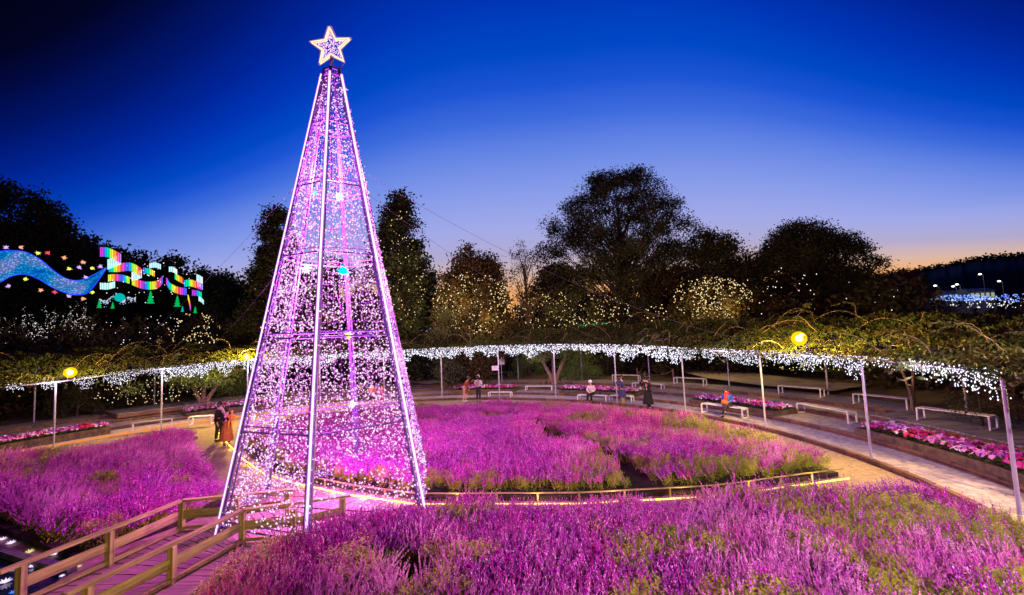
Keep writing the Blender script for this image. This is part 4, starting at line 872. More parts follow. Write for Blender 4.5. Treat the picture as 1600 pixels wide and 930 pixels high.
# ------------------------------------------------------------------ fairy lights in the trees
M_fy = emat('warm_fairy_bulb', (1.0, .60, .14), 1.5, (1.0, .92, .6)); M_fw = emat('white_fairy_bulb', (.95, .78, .72), 1.9, (1, 1, 1)); M_fb = emat('blue_fairy_bulb', (.06, .14, 1.0), 1.6, (.3, .5, 1.0)); M_fg = emat('green_fairy_bulb', (.02, .9, .25), 1.0, (.1, 1, .5))
def fairy(label, pxr, pyr, Y, n, m, rad, dens=None, name='fairy_lights', jit=2.0, gap=.35, seed=0):
    pts = []; k = 0; r_ = np.random.default_rng(500+seed)
    while len(pts) < n and k < n*30:
        k += 1; x = r_.uniform(*pxr); y = r_.uniform(*pyr); u_ = (x-pxr[0])/(pxr[1]-pxr[0])*2-1; v_ = (y-pyr[0])/(pyr[1]-pyr[0])*2-1
        if u_*u_+v_*v_ > 1 or value_noise(np.array([x]), np.array([y]), 14., 60+seed)[0] < gap: continue
        pts.append(D(x, y, Y+r_.normal()*jit*.4))
    o = bulbs(name, pts, r_.uniform(.6, 1.25, len(pts))*rad, m); del o['kind']; tag(o, label, 'fairy lights', kind='stuff'); return o
fairy('yellow fairy lights strung through the rust coloured tree', (676, 800), (425, 525), 34.0, 430, M_fy, .043, seed=1)
fairy('dense yellow fairy lights on the low tree left of the dome shaped tree', (1052, 1178), (432, 500), 33.5, 430, M_fy, .043, gap=.3, seed=2)
fairy('pale fairy lights in the conifer behind the light tree', (590, 668), (330, 520), 36, 190, M_fy, .04, seed=3)
fairy('warm fairy lights under the tallest tree', (800, 990), (455, 525), 38, 280, M_fy, .04, seed=4)
fairy('scattered warm fairy lights right of the tallest tree', (1000, 1110), (470, 515), 36, 60, M_fy, .045, seed=12)
fairy('white fairy lights on the reddish maple', (1366, 1412), (448, 490), 32, 60, M_fw, .065, seed=5)
fairy('few white fairy lights low in the dome shaped tree', (1140, 1340), (415, 500), 34, 46, M_fw, .04, gap=.2, seed=6)
fairy('warm white fairy lights at the left, near the forked tree', (262, 345), (488, 545), 40, 130, M_fy, .05, seed=7)
fairy('white fairy lights hanging over the dark slope on the left', (150, 300), (492, 545), 42, 70, M_fw, .045, seed=8)
fairy('yellow fairy lights under the garland left of the pergola', (120, 330), (590, 632), 27, 130, M_fy, .03, gap=.4, seed=9)
fairy('blue fairy lights on a hedge right of the light tree', (636, 690), (512, 524), 44, 70, M_fb, .07, gap=.2, seed=10)
fairy('blue fairy lights behind the garland near the small sign', (740, 800), (548, 558), 40, 70, M_fb, .06, gap=.2, seed=11)
fairy('green fairy lights above the garland in the centre', (905, 965), (505, 514), 40, 60, M_fg, .06, gap=.2, seed=13)
for nm, px, py, Y, e in (('rust', 715, 470, 32.5, 380), ('rust', 760, 500, 33, 260), ('low3', 1090, 470, 32, 320), ('low3', 1140, 485, 32, 280), ('big', 860, 480, 36, 380), ('big', 940, 490, 37, 300), ('con', 640, 470, 34, 320), ('con', 625, 400, 34, 160), ('green', 690, 495, 31, 140)):
    ld = bpy.data.lights.new('fairy_glow', 'POINT'); ld.energy = e; ld.color = (1, .7, .28); ld.shadow_soft_size = .8; l = link('fairy_glow', ld, T[nm][0]); l.location = D(px, py, Y)-np.array(T[nm][0].location)
def light_rows(label, rows, n, m, rad):
    pts = []
    for (a, b, z) in rows:
        for t in np.linspace(0, 1, n): q = G(a[0]+(b[0]-a[0])*t, a[1]+(b[1]-a[1])*t, z); pts.append(q+rng.normal(size=3)*.05)
    o = bulbs('light_row', pts, rng.uniform(.7, 1.2, len(pts))*rad, m); tag(o, label, 'fairy lights', kind='stuff')
M_fyy = emat('yellow_net_bulb', (1.0, .85, .12), 1.4, (1, 1, .5))
light_rows('rows of yellow lights on the lawn under the right flood lamp', [((1138, 570), (1318, 578), 1.2), ((1142, 564), (1300, 570), 1.3), ((1150, 559), (1290, 563), 1.4)], 24, M_fyy, .04)
light_rows('rows of yellow lights on the bank right of the light tree', [((600, 575), (712, 569), 1.0), ((600, 571), (708, 565), 1.1), ((602, 567), (700, 561), 1.2)], 22, M_fyy, .05)
light_rows('row of yellow lights on the lawn right of centre', [((978, 558), (1050, 556), 1.2)], 14, M_fyy, .045)
light_rows('rows of white lights among the shrubs on the left', [((195, 618), (290, 612), 1.0), ((200, 612), (270, 606), 1.1)], 12, M_fw, .03)
tag(poly_sheet('lawn', [G(*p, .62) for p in ((1128, 580), (1330, 592), (1325, 566), (1140, 557))], .62+.35, mat('lit_lawn', (.10, .13, .02), (.06, .08, .02), .95, 8, 1)), kind='structure')
# white light branches on low trees, left
for i, (px, py, w) in enumerate(((22, 512, 40), (78, 508, 45), (128, 500, 22))):
    r_ = np.random.default_rng(700+i); root = empty('lit_tree', (*D(px, 560, 44)[:2], .5)); o0 = np.array(root.location); tag(root, ('low bare tree with every branch wrapped in white lights, %s' % ('at the left picture edge', 'second from the left edge', 'smallest, right of the other two')[i]), 'lit tree'); mb = MB(); bp = []
    for k in range(26):
        a = D(px+r_.normal()*w*.1, 545, 44)-o0; b = D(px+r_.uniform(-1, 1)*w, py+r_.uniform(-32, 22), 44+r_.normal())-o0; m_ = (a+b)/2+np.array([0, 0, .6*r_.uniform()]); ps = [a*(1-t)**2+2*m_*t*(1-t)+b*t*t+r_.normal(size=3)*.12 for t in np.linspace(0, 1, 12)]
        mb.tube(ps, .03, 4, False)
        for s in range(4, 11): 
            for t in (0, .35, .7): bp.append(ps[s]*(1-t)+ps[s+1 if s < 11 else s]*t)
    mb.tube([(0, 0, -.2), D(px, 545, 44)-o0], .1, 6); mb.obj('branches', M_bark, root); bulbs('bulbs', np.array(bp), r_.uniform(.4, 1.0, len(bp))*.045, M_fw, root)

# ------------------------------------------------------------------ light displays on the left slope
M_riv, t_, b_ = new_mat('river_light_net'); t_.nodes.remove(b_)
g_ = t_.nodes.new('ShaderNodeNewGeometry'); vo = t_.nodes.new('ShaderNodeTexVoronoi'); vo.inputs['Scale'].default_value = 3.4; t_.links.new(g_.outputs['Position'], vo.inputs[0]); cr_ = t_.nodes.new('ShaderNodeValToRGB'); cr_.color_ramp.elements[0].position = .12; cr_.color_ramp.elements[0].color = (1, 1, 1, 1); cr_.color_ramp.elements[1].position = .42; cr_.color_ramp.elements[1].color = (.22, .22, .22, 1); t_.links.new(vo.outputs['Distance'], cr_.inputs[0])
no = t_.nodes.new('ShaderNodeTexNoise'); no.inputs['Scale'].default_value = .22; t_.links.new(g_.outputs['Position'], no.inputs[0]); c2 = t_.nodes.new('ShaderNodeValToRGB'); el = c2.color_ramp.elements; el[0].position = .38; el[0].color = lin(0, 110, 235); el[1].position = .60; el[1].color = lin(150, 170, 255); e3 = el.new(.48); e3.color = lin(20, 165, 250)
t_.links.new(no.outputs[0], c2.inputs[0]); mu = t_.nodes.new('ShaderNodeMix'); mu.data_type = 'RGBA'; mu.blend_type = 'MULTIPLY'; mu.inputs[0].default_value = 1; t_.links.new(c2.outputs[0], mu.inputs[6]); t_.links.new(cr_.outputs[0], mu.inputs[7]); e_ = t_.nodes.new('ShaderNodeEmission'); t_.links.new(mu.outputs[2], e_.inputs[0]); e_.inputs[1].default_value = 1.9; t_.links.new(e_.outputs[0], t_.nodes['Material Output'].inputs[0]); M_riv.cycles.emission_sampling = 'NONE'
M_bluee = emat('blue_tube', (.02, .06, 1.0), 1.3)
topx = [(-60, 425), (-30, 403), (0, 393), (28, 392), (45, 396), (65, 407), (85, 424), (105, 436), (125, 438), (145, 430), (166, 418)]
botx = [(-60, 490), (-30, 458), (0, 441), (20, 431), (40, 429), (60, 436), (80, 448), (100, 457), (120, 461), (140, 455), (166, 420)]
def dens(l, n=5):
    out = []; l = [np.array(p, float) for p in l]
    for i in range(len(l)-1):
        p0 = l[max(i-1, 0)]; p1 = l[i]; p2 = l[i+1]; p3 = l[min(i+2, len(l)-1)]
        for k in range(n): t = k/n; out.append(.5*((2*p1)+(-p0+p2)*t+(2*p0-5*p1+4*p2-p3)*t*t+(-p0+3*p1-3*p2+p3)*t**3))
    return out+[l[-1]]
tp, bt = dens(topx), dens(botx); V = []; 
for a, b in zip(tp, bt): V += [D(*a, 58), D(*b, 55), D(*a, 58.3), D(*b, 55.3)]
n = len(tp); Fc = [(4*i, 4*i+1, 4*i+5, 4*i+4) for i in range(n-1)]+[(4*i+2, 4*i+6, 4*i+7, 4*i+3) for i in range(n-1)]+[(4*i, 4*i+4, 4*i+6, 4*i+2) for i in range(n-1)]+[(4*i+1, 4*i+3, 4*i+7, 4*i+5) for i in range(n-1)]
rv = empty('light_river', (0, 0, 0)); tag(rv, 'wavy blue river of lights flowing across the dark slope at left', 'light display')
link('light_net', mesh_np('light_net', np.array(V), Fc, M_riv), rv)
for l, Y, nm in ((tp, 57.9, 'outline'), (bt, 54.9, 'outline')): mb = MB(); mb.tube([D(*q, Y) for q in l], .05, 5); mb.obj(nm, M_bluee, rv)
SL = {'v': (.62, .35, 1.0), 'o': (1.0, .38, .22), 'y': (.85, .9, .12), 'r': (1.0, .06, .12)}; SM = {k: emat('slope_light_'+k, v, 1.4) for k, v in SL.items()}; SN = {'v': 'violet', 'o': 'orange', 'y': 'yellow green', 'r': 'red'}
RL = [(35, 508, 'v', 'violet light above the blue river, nearest the left edge'), (120, 508, 'o', 'orange light above the blue river, leftmost of the orange ones'), (220, 542, 'y', 'yellow green light above the blue river, leftmost of its colour'), (278, 540, 'r', 'red light above the blue river'), (373, 568, 'o', 'orange light above the blue river, middle one of three'), (482, 594, 'o', 'orange light above the blue river, rightmost of three'), (403, 633, 'y', 'yellow green light just above the falling part of the blue river'), (460, 625, 'v', 'violet light in the hollow of the blue river, left of two yellow ones'), (534, 630, 'y', 'yellow green light above the lowest point of the blue river'), (584, 620, 'v', 'violet light beside the tip of the blue river'), (498, 682, 'v', 'violet light lowest in the hollow of the blue river'), (147, 692, 'y', 'yellow green light below the blue river on the left'), (50, 733, 'v', 'violet light below the blue river, nearest the left edge'), (238, 757, 'o', 'orange light below the blue river, left one of two'), (318, 769, 'r', 'red light below the blue river'), (400, 793, 'v', 'violet light below the lowest point of the blue river'), (482, 806, 'o', 'orange light below the blue river, right one of two'), (539, 769, 'y', 'yellow green light below the rising tip of the blue river')]
for zx, zy, c, lb_ in RL:
    q = D(zx/3.72, 250+zy/3.72, 57); mb = MB(); mb.ball((0, 0, 0), .17, 8, 6)
    for v in unit(9): mb.tube([v*.1, v*.32], [.05, .01], 4)
    o = mb.obj('round_light', SM[c]); o.location = q; tag(o, 'small round '+lb_, 'light', 'coloured round lights beside the light river')
# rainbow ribbons made of upright light tubes
M_rb, t_, b_ = new_mat('rainbow_tubes'); t_.nodes.remove(b_); at = t_.nodes.new('ShaderNodeAttribute'); at.attribute_name = 'tube_colour'; e_ = t_.nodes.new('ShaderNodeEmission'); t_.links.new(at.outputs['Color'], e_.inputs[0]); e_.inputs[1].default_value = 1.2; t_.links.new(e_.outputs[0], t_.nodes['Material Output'].inputs[0]); M_rb.cycles.emission_sampling = 'NONE'
HUES = [(.55, .05, .75), (.1, .12, .9), (0, .45, .95), (0, .8, .35), (.55, .9, .05), (1, .85, .05), (1, .4, .03), (.95, .05, .12), (.9, .1, .55)]
def ribbon(label, line, h, white=False, Y=60, ph=0, h2=None):
    pts = dens([(x/4.706, 370+y/4.706) for x, y in line], 8); L = np.cumsum([0]+[np.linalg.norm(b-a) for a, b in zip(pts[:-1], pts[1:])]); n = max(3, int(L[-1]/2.6)); V = []; Fc = []; C_ = []
    hh = h/4.706/2
    for k in range(n):
        s0, s1 = L[-1]*k/n, L[-1]*(k+.80)/n; a = np.array([np.interp(s0, L, [p[j] for p in pts]) for j in (0, 1)]); b = np.array([np.interp(s1, L, [p[j] for p in pts]) for j in (0, 1)])
        col = (.55, .95, 1.0) if white and rng.uniform() < .75 else (1, 1, 1) if white else HUES[int((k*1.0+ph)/1.3) % 9]
        w = abs(b[0]-a[0]) < 1.2; b = b if not w else b+np.array([1.2, 0]); v0 = len(V)
        for Yo in (Y, Y+.25):
            V += [D(a[0], a[1]-hh, Yo), D(b[0], b[1]-hh, Yo), D(b[0], b[1]+hh, Yo), D(a[0], a[1]+hh, Yo)]
        Fc += [(v0, v0+3, v0+2, v0+1), (v0+4, v0+5, v0+6, v0+7), (v0, v0+1, v0+5, v0+4), (v0+2, v0+3, v0+7, v0+6), (v0+1, v0+2, v0+6, v0+5), (v0+3, v0, v0+4, v0+7)]; C_ += [col]*24
    me = mesh_np('light_ribbon', np.array(V), Fc, M_rb); ca = me.color_attributes.new('tube_colour', 'FLOAT_COLOR', 'CORNER'); ca.data.foreach_set('color', np.array([(*c, 1) for c in C_], np.float32).ravel()); tag(link('light_ribbon', me), label, 'light ribbon')
ribbon('rainbow light ribbon starting the display, topmost at its left', [(735, 112), (790, 115), (850, 140), (890, 160)], 70, Y=60, ph=0)
ribbon('white and cyan folded end of the topmost rainbow ribbon', [(790, 205), (830, 190), (892, 165)], 75, True, 60.5)
ribbon('second rainbow ribbon, arching to the right below the topmost one', [(800, 228), (870, 228), (960, 222), (1040, 262)], 62, Y=61, ph=3)
ribbon('white folded end of the second rainbow ribbon', [(968, 292), (1010, 285), (1045, 270)], 62, True, 61.5)
ribbon('third rainbow ribbon, the lowest long one, sagging in the middle', [(970, 325), (1030, 350), (1100, 360), (1160, 350), (1198, 312)], 58, Y=62, ph=6)
ribbon('short rainbow ribbon beside the tip of the blue light river', [(795, 305), (840, 300), (900, 305), (955, 322)], 50, Y=62, ph=6)
ribbon('white and violet ribbon under the short rainbow ribbon', [(735, 362), (790, 365), (848, 350)], 48, True, 60)
ribbon('small rainbow ribbon in the middle of the display', [(1052, 248), (1095, 255), (1140, 275)], 42, Y=64, ph=2)
ribbon('white folded ribbon above the small rainbow ribbon', [(1098, 215), (1140, 208), (1185, 222)], 38, True, 64)
ribbon('white and green ribbon starting the right group', [(1242, 240), (1270, 240), (1305, 262)], 38, True, 66)
ribbon('narrow rainbow ribbon stepping down in the right group', [(1285, 290), (1320, 310), (1350, 328)], 44, Y=66, ph=5)
ribbon('sagging rainbow ribbon at the lower left of the right group', [(1222, 325), (1250, 365), (1310, 395), (1375, 405)], 52, Y=65, ph=1)
ribbon('rainbow ribbon at the far right of the display', [(1355, 345), (1400, 340), (1450, 355), (1490, 372)], 50, Y=66, ph=3)
ribbon('white ribbon folding upright at the far right of the display', [(1445, 320), (1470, 330), (1492, 345)], 90, True, 67)
ribbon('lowest rainbow ribbon at the far right of the display', [(1412, 412), (1450, 415), (1485, 430)], 40, Y=66, ph=0)
ribbon('white tail hanging from the lowest right rainbow ribbon', [(1460, 455), (1480, 465), (1500, 485)], 34, True, 66)
ribbon('red and white tail hanging in the middle of the right group', [(1380, 440), (1390, 480), (1398, 530)], 34, Y=66, ph=6)
M_mt = emat('mountain_bulb', (.4, .55, 1.0), 1.0, (.9, 1, 1)); M_teal = emat('teal_bulb', (.0, .7, .55), 1.1, (.1, .9, .7))
pts = []; prof_ = [(730, 455), (760, 470), (790, 465), (850, 412), (890, 450), (910, 470), (940, 440), (985, 455), (1000, 440)]
for (x0, y0), (x1, y1) in zip(prof_[:-1], prof_[1:]):
    for k in range(14):
        t = rng.uniform(); x = x0+(x1-x0)*t; y = y0+(y1-y0)*t
        for s in range(3): pts.append(D(x/4.706, 370+(y+rng.exponential(10))/4.706, 58))
o = bulbs('mountain_lights', pts, rng.uniform(.03, .07, len(pts)), M_mt); tag(o, 'white zigzag mountain outline of lights under the rainbow ribbons', 'light display', kind='stuff')
def cone_light(px, py, h, m, label):
    q = D(px, py, 57); mb = MB()
    for k in range(4): mb.tube([(0, 0, h*k*.23), (0, 0, h*(k*.23+.32))], [h*.28*(1-k*.2), .02], 8)
    o = mb.obj('tree_light', m); o.location = q; tag(o, label, 'tree light', 'small glowing green trees under the rainbow ribbons')
M_grn = emat('green_glow', (.0, .55, .12), .9); M_tlg = emat('teal_glow', (.0, .55, .5), .9)
cone_light(235, 474, 1.6, M_grn, 'glowing green tree under the sagging rainbow ribbon'); cone_light(277, 479, 1.4, M_grn, 'glowing green tree left of the red and white tail'); cone_light(155, 481, 1.0, M_grn, 'glowing green tree at the left foot of the mountain lights'); cone_light(176, 482, .8, M_grn, 'glowing green tree under the mountain lights peak'); cone_light(285, 487, .7, M_tlg, 'teal glowing bush right of the left green trees, lowest'); cone_light(305, 489, .8, M_grn, 'glowing green bush at the right end of the display')
mb = MB(); mb.ball((0, 0, 0), .55, 12, 8); o = mb.obj('round_light', M_tlg); o.location = D(187, 465, 57.5); tag(o, 'round teal light on the mountain lights', 'light')
fairy('tiny white lights scattered between the rainbow ribbons', (150, 325), (405, 475), 59, 60, M_fw, .07, gap=.1, seed=20)

# ------------------------------------------------------------------ town lights at far right
M_tent = mat('tent_white', (.75, .78, .72), (.6, .62, .58)); 
def bldg(label, x0, x1, yb, yt, Y, n):
    a, b = D(x0, yb, Y), D(x1, yb, Y); h = D(x0, yt, Y)[2]-a[2]; root = empty('market_building', ((a+b)/2)); tag(root, label, 'building'); L = b[0]-a[0]; z0 = -((a+b)/2)[2]+.4
    mb = MB(); mb.box((0, 2, h/2+z0/2), (L, 4, h-z0)); mb.obj('wall', M_tent, root); mb = MB(); mb.add([(-L/2-.3, -.3, h), (L/2+.3, -.3, h), (L/2+.3, 4.3, h), (-L/2-.3, 4.3, h), (-L/2-.3, 2, h+.9), (L/2+.3, 2, h+.9)], [(0, 1, 5, 4), (3, 4, 5, 2), (0, 4, 3), (1, 2, 5), (0, 3, 2, 1)]); mb.obj('roof', M_tent, root)
    me_ = emat('lit_window', (.75, .85, .6), .45)
    for k in range(n): mb = MB(); mb.box((-L/2+L*(k+.5)/n, -.03, h*.45), (L/n*.6, .06, h*.6)); mb.obj('window', me_, root)
bldg('small pale building with lit windows, left end of the far town lights', 1452, 1482, 470, 461, 110, 4); bldg('long low white building in the far town lights', 1484, 1512, 467, 458, 115, 5); bldg('yellowish lit building right in the far town lights', 1516, 1556, 466, 455, 112, 5)
fairy('blue light field before the far buildings at right', (1450, 1560), (461, 471), 95, 260, M_fb, .16, gap=.1, seed=21); fairy('blue light field at the right picture edge', (1552, 1640), (459, 472), 95, 110, M_fb, .15, gap=.2, seed=22); fairy('pale yellow lights in front of the blue light field', (1450, 1640), (466, 482), 90, 120, M_fw, .11, gap=.2, seed=23)
M_sl = emat('street_lamp_glow', (.95, 1, .75), 4.0)
for px, pt, pb, lb_ in ((1536, 430, 462, 'tall street lamp glowing over the far buildings at right'), (1466, 448, 462, 'low street lamp left of the far buildings'), (1500, 446, 462, 'low street lamp over the long white building'), (1566, 441, 460, 'street lamp at the right of the far buildings'), (1494, 449, 462, 'smallest street lamp beside the long white building')):
    q = D(px, pt, 105); root = empty('street_lamp', (q[0], q[1], .5)); tag(root, lb_, 'street lamp', 'street lamps of the far town'); h = q[2]-.5; mb = MB(); mb.tube([(0, 0, 0), (0, 0, h), (-.5, 0, h+.3)], .07, 5); mb.obj('pole', M_steel, root); mb = MB(); mb.ball((-.7, 0, h+.25), .30, 8, 6, .6); mb.obj('lamp_head', M_sl, root)

# ------------------------------------------------------------------ guy wires
M_wire = mat('steel_wire', (.10, .10, .13), rough=.6, metal=.2)
def wire(label, px, Yz, end, sag=.4):
    a = np.array([TX, TY, 0])+leg_pt(*Yz); b = np.array(end); mb = MB(); mb.tube([a*(1-t)+b*t-np.array([0, 0, sag*4*t*(1-t)]) for t in np.linspace(0, 1, 14)], .0045, 3); tag(mb.obj('guy_wire', M_wire), label, 'wire', 'guy wires holding the light tree')
def pz(px): t = th_at(px, 17, 3.3); return P(17, t, zg(t)+.05)
wire('guy wire from the upper left of the light tree down to the far left', 0, (0, 8.6), pz(150)); wire('guy wire from the lower left leg of the light tree to the pergola', 0, (0, 6.2), pz(285))
wire('long guy wire from the light tree across the sky to the right flood lamp', 0, (2, 9.0), pz(1290), .9); wire('guy wire crossing in front of the conifer and the rust coloured tree', 0, (3, 8.6), pz(960), .5); wire('guy wire running low over the garland right of the light tree', 0, (3, 4.3), pz(905), .5)

# ------------------------------------------------------------------ people
M_skin = mat('skin', (.62, .38, .28), (.55, .32, .24), .55, 20); M_hairb = mat('black_hair', (.015, .012, .010), (.03, .02, .015), .5, 30); M_eye = mat('eye_dark', (.01, .01, .01)); M_lip = mat('lips', (.45, .12, .12))
CM = {}
def cloth(n, c):
    if n not in CM: CM[n] = mat(n, c, tuple(x*.7 for x in c), .85, 14, .3)
    return CM[n]
def skin(name, vs, es, rs, m, parent, lev=1):
    me = bpy.data.meshes.new(name); me.from_pydata([tuple(map(float, v)) for v in vs], es, []); o = link(name, me, parent, m)
    sk = o.modifiers.new('skin', 'SKIN'); sk.use_smooth_shade = True
    for i, r in enumerate(rs): o.data.skin_vertices[0].data[i].radius = (r, r)
    o.data.skin_vertices[0].data[0].use_root = True
    sb = o.modifiers.new('subsurf', 'SUBSURF'); sb.levels = lev; sb.render_levels = lev; return o
def person(label, pos, rz, J, top, bottom, shoe, top_hem=.0, skirt=None, hair=True, hat=None, hatm=None, scarf=None, scale=1.0, group=None):
    """J: joints in metres, the figure looks along -Y at rz = 0"""
    root = empty('person', pos, rz); tag(root, label, 'person', group); root.scale = (scale,)*3
    j = {k: np.array(v, float) for k, v in J.items()}
    vs = []; es = []; rs = []; ix = {}
    def add(k, p, r, par=None):
        ix[k] = len(vs); vs.append(p); rs.append(r)
        if par is not None: es.append((ix[par], ix[k]))
    add('pelvis', j['pelvis'], .125); add('chest', (j['pelvis']+j['neck'])/2+(j['neck']-j['pelvis'])*.12, .125, 'pelvis'); add('neckb', j['neck'], .055, 'chest'); add('jaw', j['head']-np.array([0, 0, .07]), .055, 'neckb'); add('skull', j['head']+np.array([0, 0, .035]), .088, 'jaw')
    fd = j.get('face', np.array([0, -1., 0])); fd = fd/np.linalg.norm(fd)
    for s in ('l', 'r'):
        add('sh'+s, j['sh'+s], .06, 'chest'); add('el'+s, j['el'+s], .042, 'sh'+s); add('wr'+s, j['wr'+s], .028, 'el'+s); d = j['wr'+s]-j['el'+s]; d /= np.linalg.norm(d); pm_ = j['wr'+s]+d*.07; add('pa'+s, pm_, .034, 'wr'+s)
        sd_ = np.cross(d, [0, 0, 1.0]); sd_ = sd_/(np.linalg.norm(sd_)+1e-6)
        for f in range(4): b_ = pm_+d*.03+sd_*(f-1.5)*.019; add('f%d%s' % (f, s), b_+d*.03, .009, 'pa'+s); add('g%d%s' % (f, s), b_+d*(.06+.01*(f in (1, 2)))+np.array([0, 0, -.012]), .007, 'f%d%s' % (f, s))
        add('th'+s, pm_-d*.02+sd_*.045, .010, 'pa'+s); add('ti'+s, pm_+d*.02+sd_*.06, .008, 'th'+s)
        add('hi'+s, j['hi'+s], .085, 'pelvis'); add('kn'+s, j['kn'+s], .058, 'hi'+s); add('an'+s, j['an'+s], .036, 'kn'+s)
    skin('body', vs, es, rs, M_skin, root)
    # trousers or stockings
    v2 = [j['pelvis']]; e2 = []; r2 = [.135]
    for s in ('l', 'r'): b = len(v2); v2 += [j['hi'+s], j['kn'+s], j['an'+s]+np.array([0, 0, .03])]; r2 += [.10, .078, .062]; e2 += [(0, b), (b, b+1), (b+1, b+2)]
    skin('trousers', v2, e2, r2, bottom, root)
    # upper garment with sleeves
    up = j['neck']-j['pelvis']; v3 = [j['pelvis']+up*.02, j['pelvis']+up*.55, j['neck']-up*.08]; r3 = [.148, .15, .085]; e3 = [(0, 1), (1, 2)]
    for s in ('l', 'r'): b = len(v3); v3 += [j['sh'+s], j['el'+s], j['wr'+s]]; r3 += [.082, .060, .048]; e3 += [(1, b), (b, b+1), (b+1, b+2)]
    skin('coat', v3, e3, r3, top, root)
    if skirt:
        m_, z1, r1_ = skirt; mb = MB(); hipz = j['pelvis']+up*.25; kx = (j['knl']+j['knr'])/2-(j['hil']+j['hir'])/2; bot = hipz+(kx*1.0 if abs(kx[2]) > .2 else kx*1.0); n = 5
        ps = [hipz*(1-i/n)+np.array([bot[0], bot[1], z1])*(i/n) for i in range(n+1)]; mb.tube(ps, [.145+(r1_-.145)*(i/n)**.8 for i in range(n+1)], 14); mb.obj('coat_skirt' if m_ is top else 'skirt', m_, root)
    h = j['head']
    fx = np.cross(fd, [0, 0, 1.0])
    mb = MB(); mb.tube([h+fd*.085+np.array([0, 0, .025]), h+fd*.112+np.array([0, 0, -.01])], [.008, .016], 6); mb.obj('nose', M_skin, root)
    for s in (-1, 1): mb = MB(); mb.ball(h+fd*.080+fx*s*.032+np.array([0, 0, .03]), .012, 6, 4); mb.obj('eye', M_eye, root)
    for s in (-1, 1): mb = MB(); mb.ball(h+fx*s*.092+np.array([0, 0, .01]), .02, 6, 4, 1.4); mb.obj('ear', M_skin, root)
    mb = MB(); mb.tube([h+fd*.086-fx*.02+np.array([0, 0, -.04]), h+fd*.092+np.array([0, 0, -.043]), h+fd*.086+fx*.02+np.array([0, 0, -.04])], .006, 5); mb.obj('mouth', M_lip, root)
    if hair: mb = MB(); mb.ball(h-fd*.022+np.array([0, 0, .045]), .108, 12, 9, 1.05); mb.ball(h-fd*.055+np.array([0, 0, -.03]), .085, 10, 7, 1.3); mb.obj('hair', M_hairb if hair is True else hair, root)
    if hat == 'brim': mb = MB(); mb.tube([h+np.array([0, 0, .06]), h+np.array([0, 0, .075])], [.20, .19], 16); mb.tube([h+np.array([0, 0, .06]), h+np.array([0, 0, .16]), h+np.array([0, 0, .185])], [.125, .118, .07], 14); mb.obj('hat', hatm, root)
    if hat == 'cap': mb = MB(); mb.ball(h+np.array([0, 0, .055]), .118, 12, 8, .95); mb.obj('hat', hatm, root)
    if scarf: mb = MB(); mb.tube([j['neck']+np.array([.08*math.cos(a), .075*math.sin(a), .02]) for a in np.linspace(0, 2*PI, 11)], .04, 6); mb.tube([j['neck']+fd*.10, j['neck']+fd*.17-up*.35, j['neck']+fd*.185-up*.75], [.05, .065, .06], 6); mb.obj('scarf', scarf, root)
    for s in ('l', 'r'):
        a = j['an'+s]; f = j.get('toe'+s, a+fd*.17*np.array([1, 1, 0])-np.array([0, 0, a[2]-.04])) if a[2] < .2 or 'toe'+s in j else a+fd*.16+np.array([0, 0, -.05])
        mb = MB(); mb.tube([a-fd*.05*np.array([1, 1, 0])+np.array([0, 0, -.035]), a+np.array([0, 0, -.03]), (a+f)/2+np.array([0, 0, -.02]), f], [.036, .046, .042, .028], 8); mb.obj('shoe', shoe, root)
    return root
def stand(lean=0.0, arms='down', step=.05, head=(0, 0)):
    t = math.radians(lean); up = lambda L, x=0: np.array([x, -math.sin(t)*L, .93+math.cos(t)*L])
    J = dict(pelvis=(0, 0, .93), neck=up(.50), head=up(.655)+np.array([head[0], head[1]-.01, 0]), shl=up(.44, .185), shr=up(.44, -.185), hil=(.09, 0, .90), hir=(-.09, 0, .90), knl=(.10, -.03-step, .49), knr=(-.10, -.02+step, .49), anl=(.10, .02-step*.6, .09), anr=(-.10, .03+step*1.4, .09))
    for s, k in (('l', 1), ('r', -1)):
        sh = np.array(J['sh'+s])
        if arms == 'down' or (arms == 'one' and s == 'r'): J['el'+s] = sh+np.array([.06*k, .03, -.27]); J['wr'+s] = sh+np.array([.07*k, -.05, -.50])
        elif arms in ('phone', 'one'): J['el'+s] = sh+np.array([.05*k, -.17, -.17]); J['wr'+s] = sh+np.array([-.10*k, -.33, .0])
        elif arms == 'high': J['el'+s] = sh+np.array([.13*k, -.20, -.04]); J['wr'+s] = sh+np.array([-.03*k, -.34, .15])
        elif arms == 'hold': J['el'+s] = sh+np.array([.05*k, -.04, -.26]); J['wr'+s] = sh+np.array([-.06*k, -.26, -.20])
    return J
def sit(cross=False, bag=True):
    J = dict(pelvis=(0, .0, .55), neck=(0, -.05, 1.05), head=(0, -.09, 1.20), shl=(.18, -.04, .99), shr=(-.18, -.04, .99), hil=(.09, -.02, .53), hir=(-.09, -.02, .53), knl=(.12, -.44, .52), knr=(-.10, -.44, .52), anl=(.12, -.42, .10), anr=(-.10, -.50, .10), ell=(.25, -.06, .74), elr=(-.25, -.06, .74), wrl=(.09, -.26, .66), wrr=(-.08, -.28, .66))
    if cross: J.update(knr=(.05, -.44, .60), anr=(.17, -.62, .27), knl=(.10, -.42, .52), anl=(-.02, -.46, .10))
    return J
def phone(root, p):
    mb = MB(); mb.box(p, (.08, .015, .15)); mb.obj('phone', cloth('phone_black', (.02, .02, .02)), root)
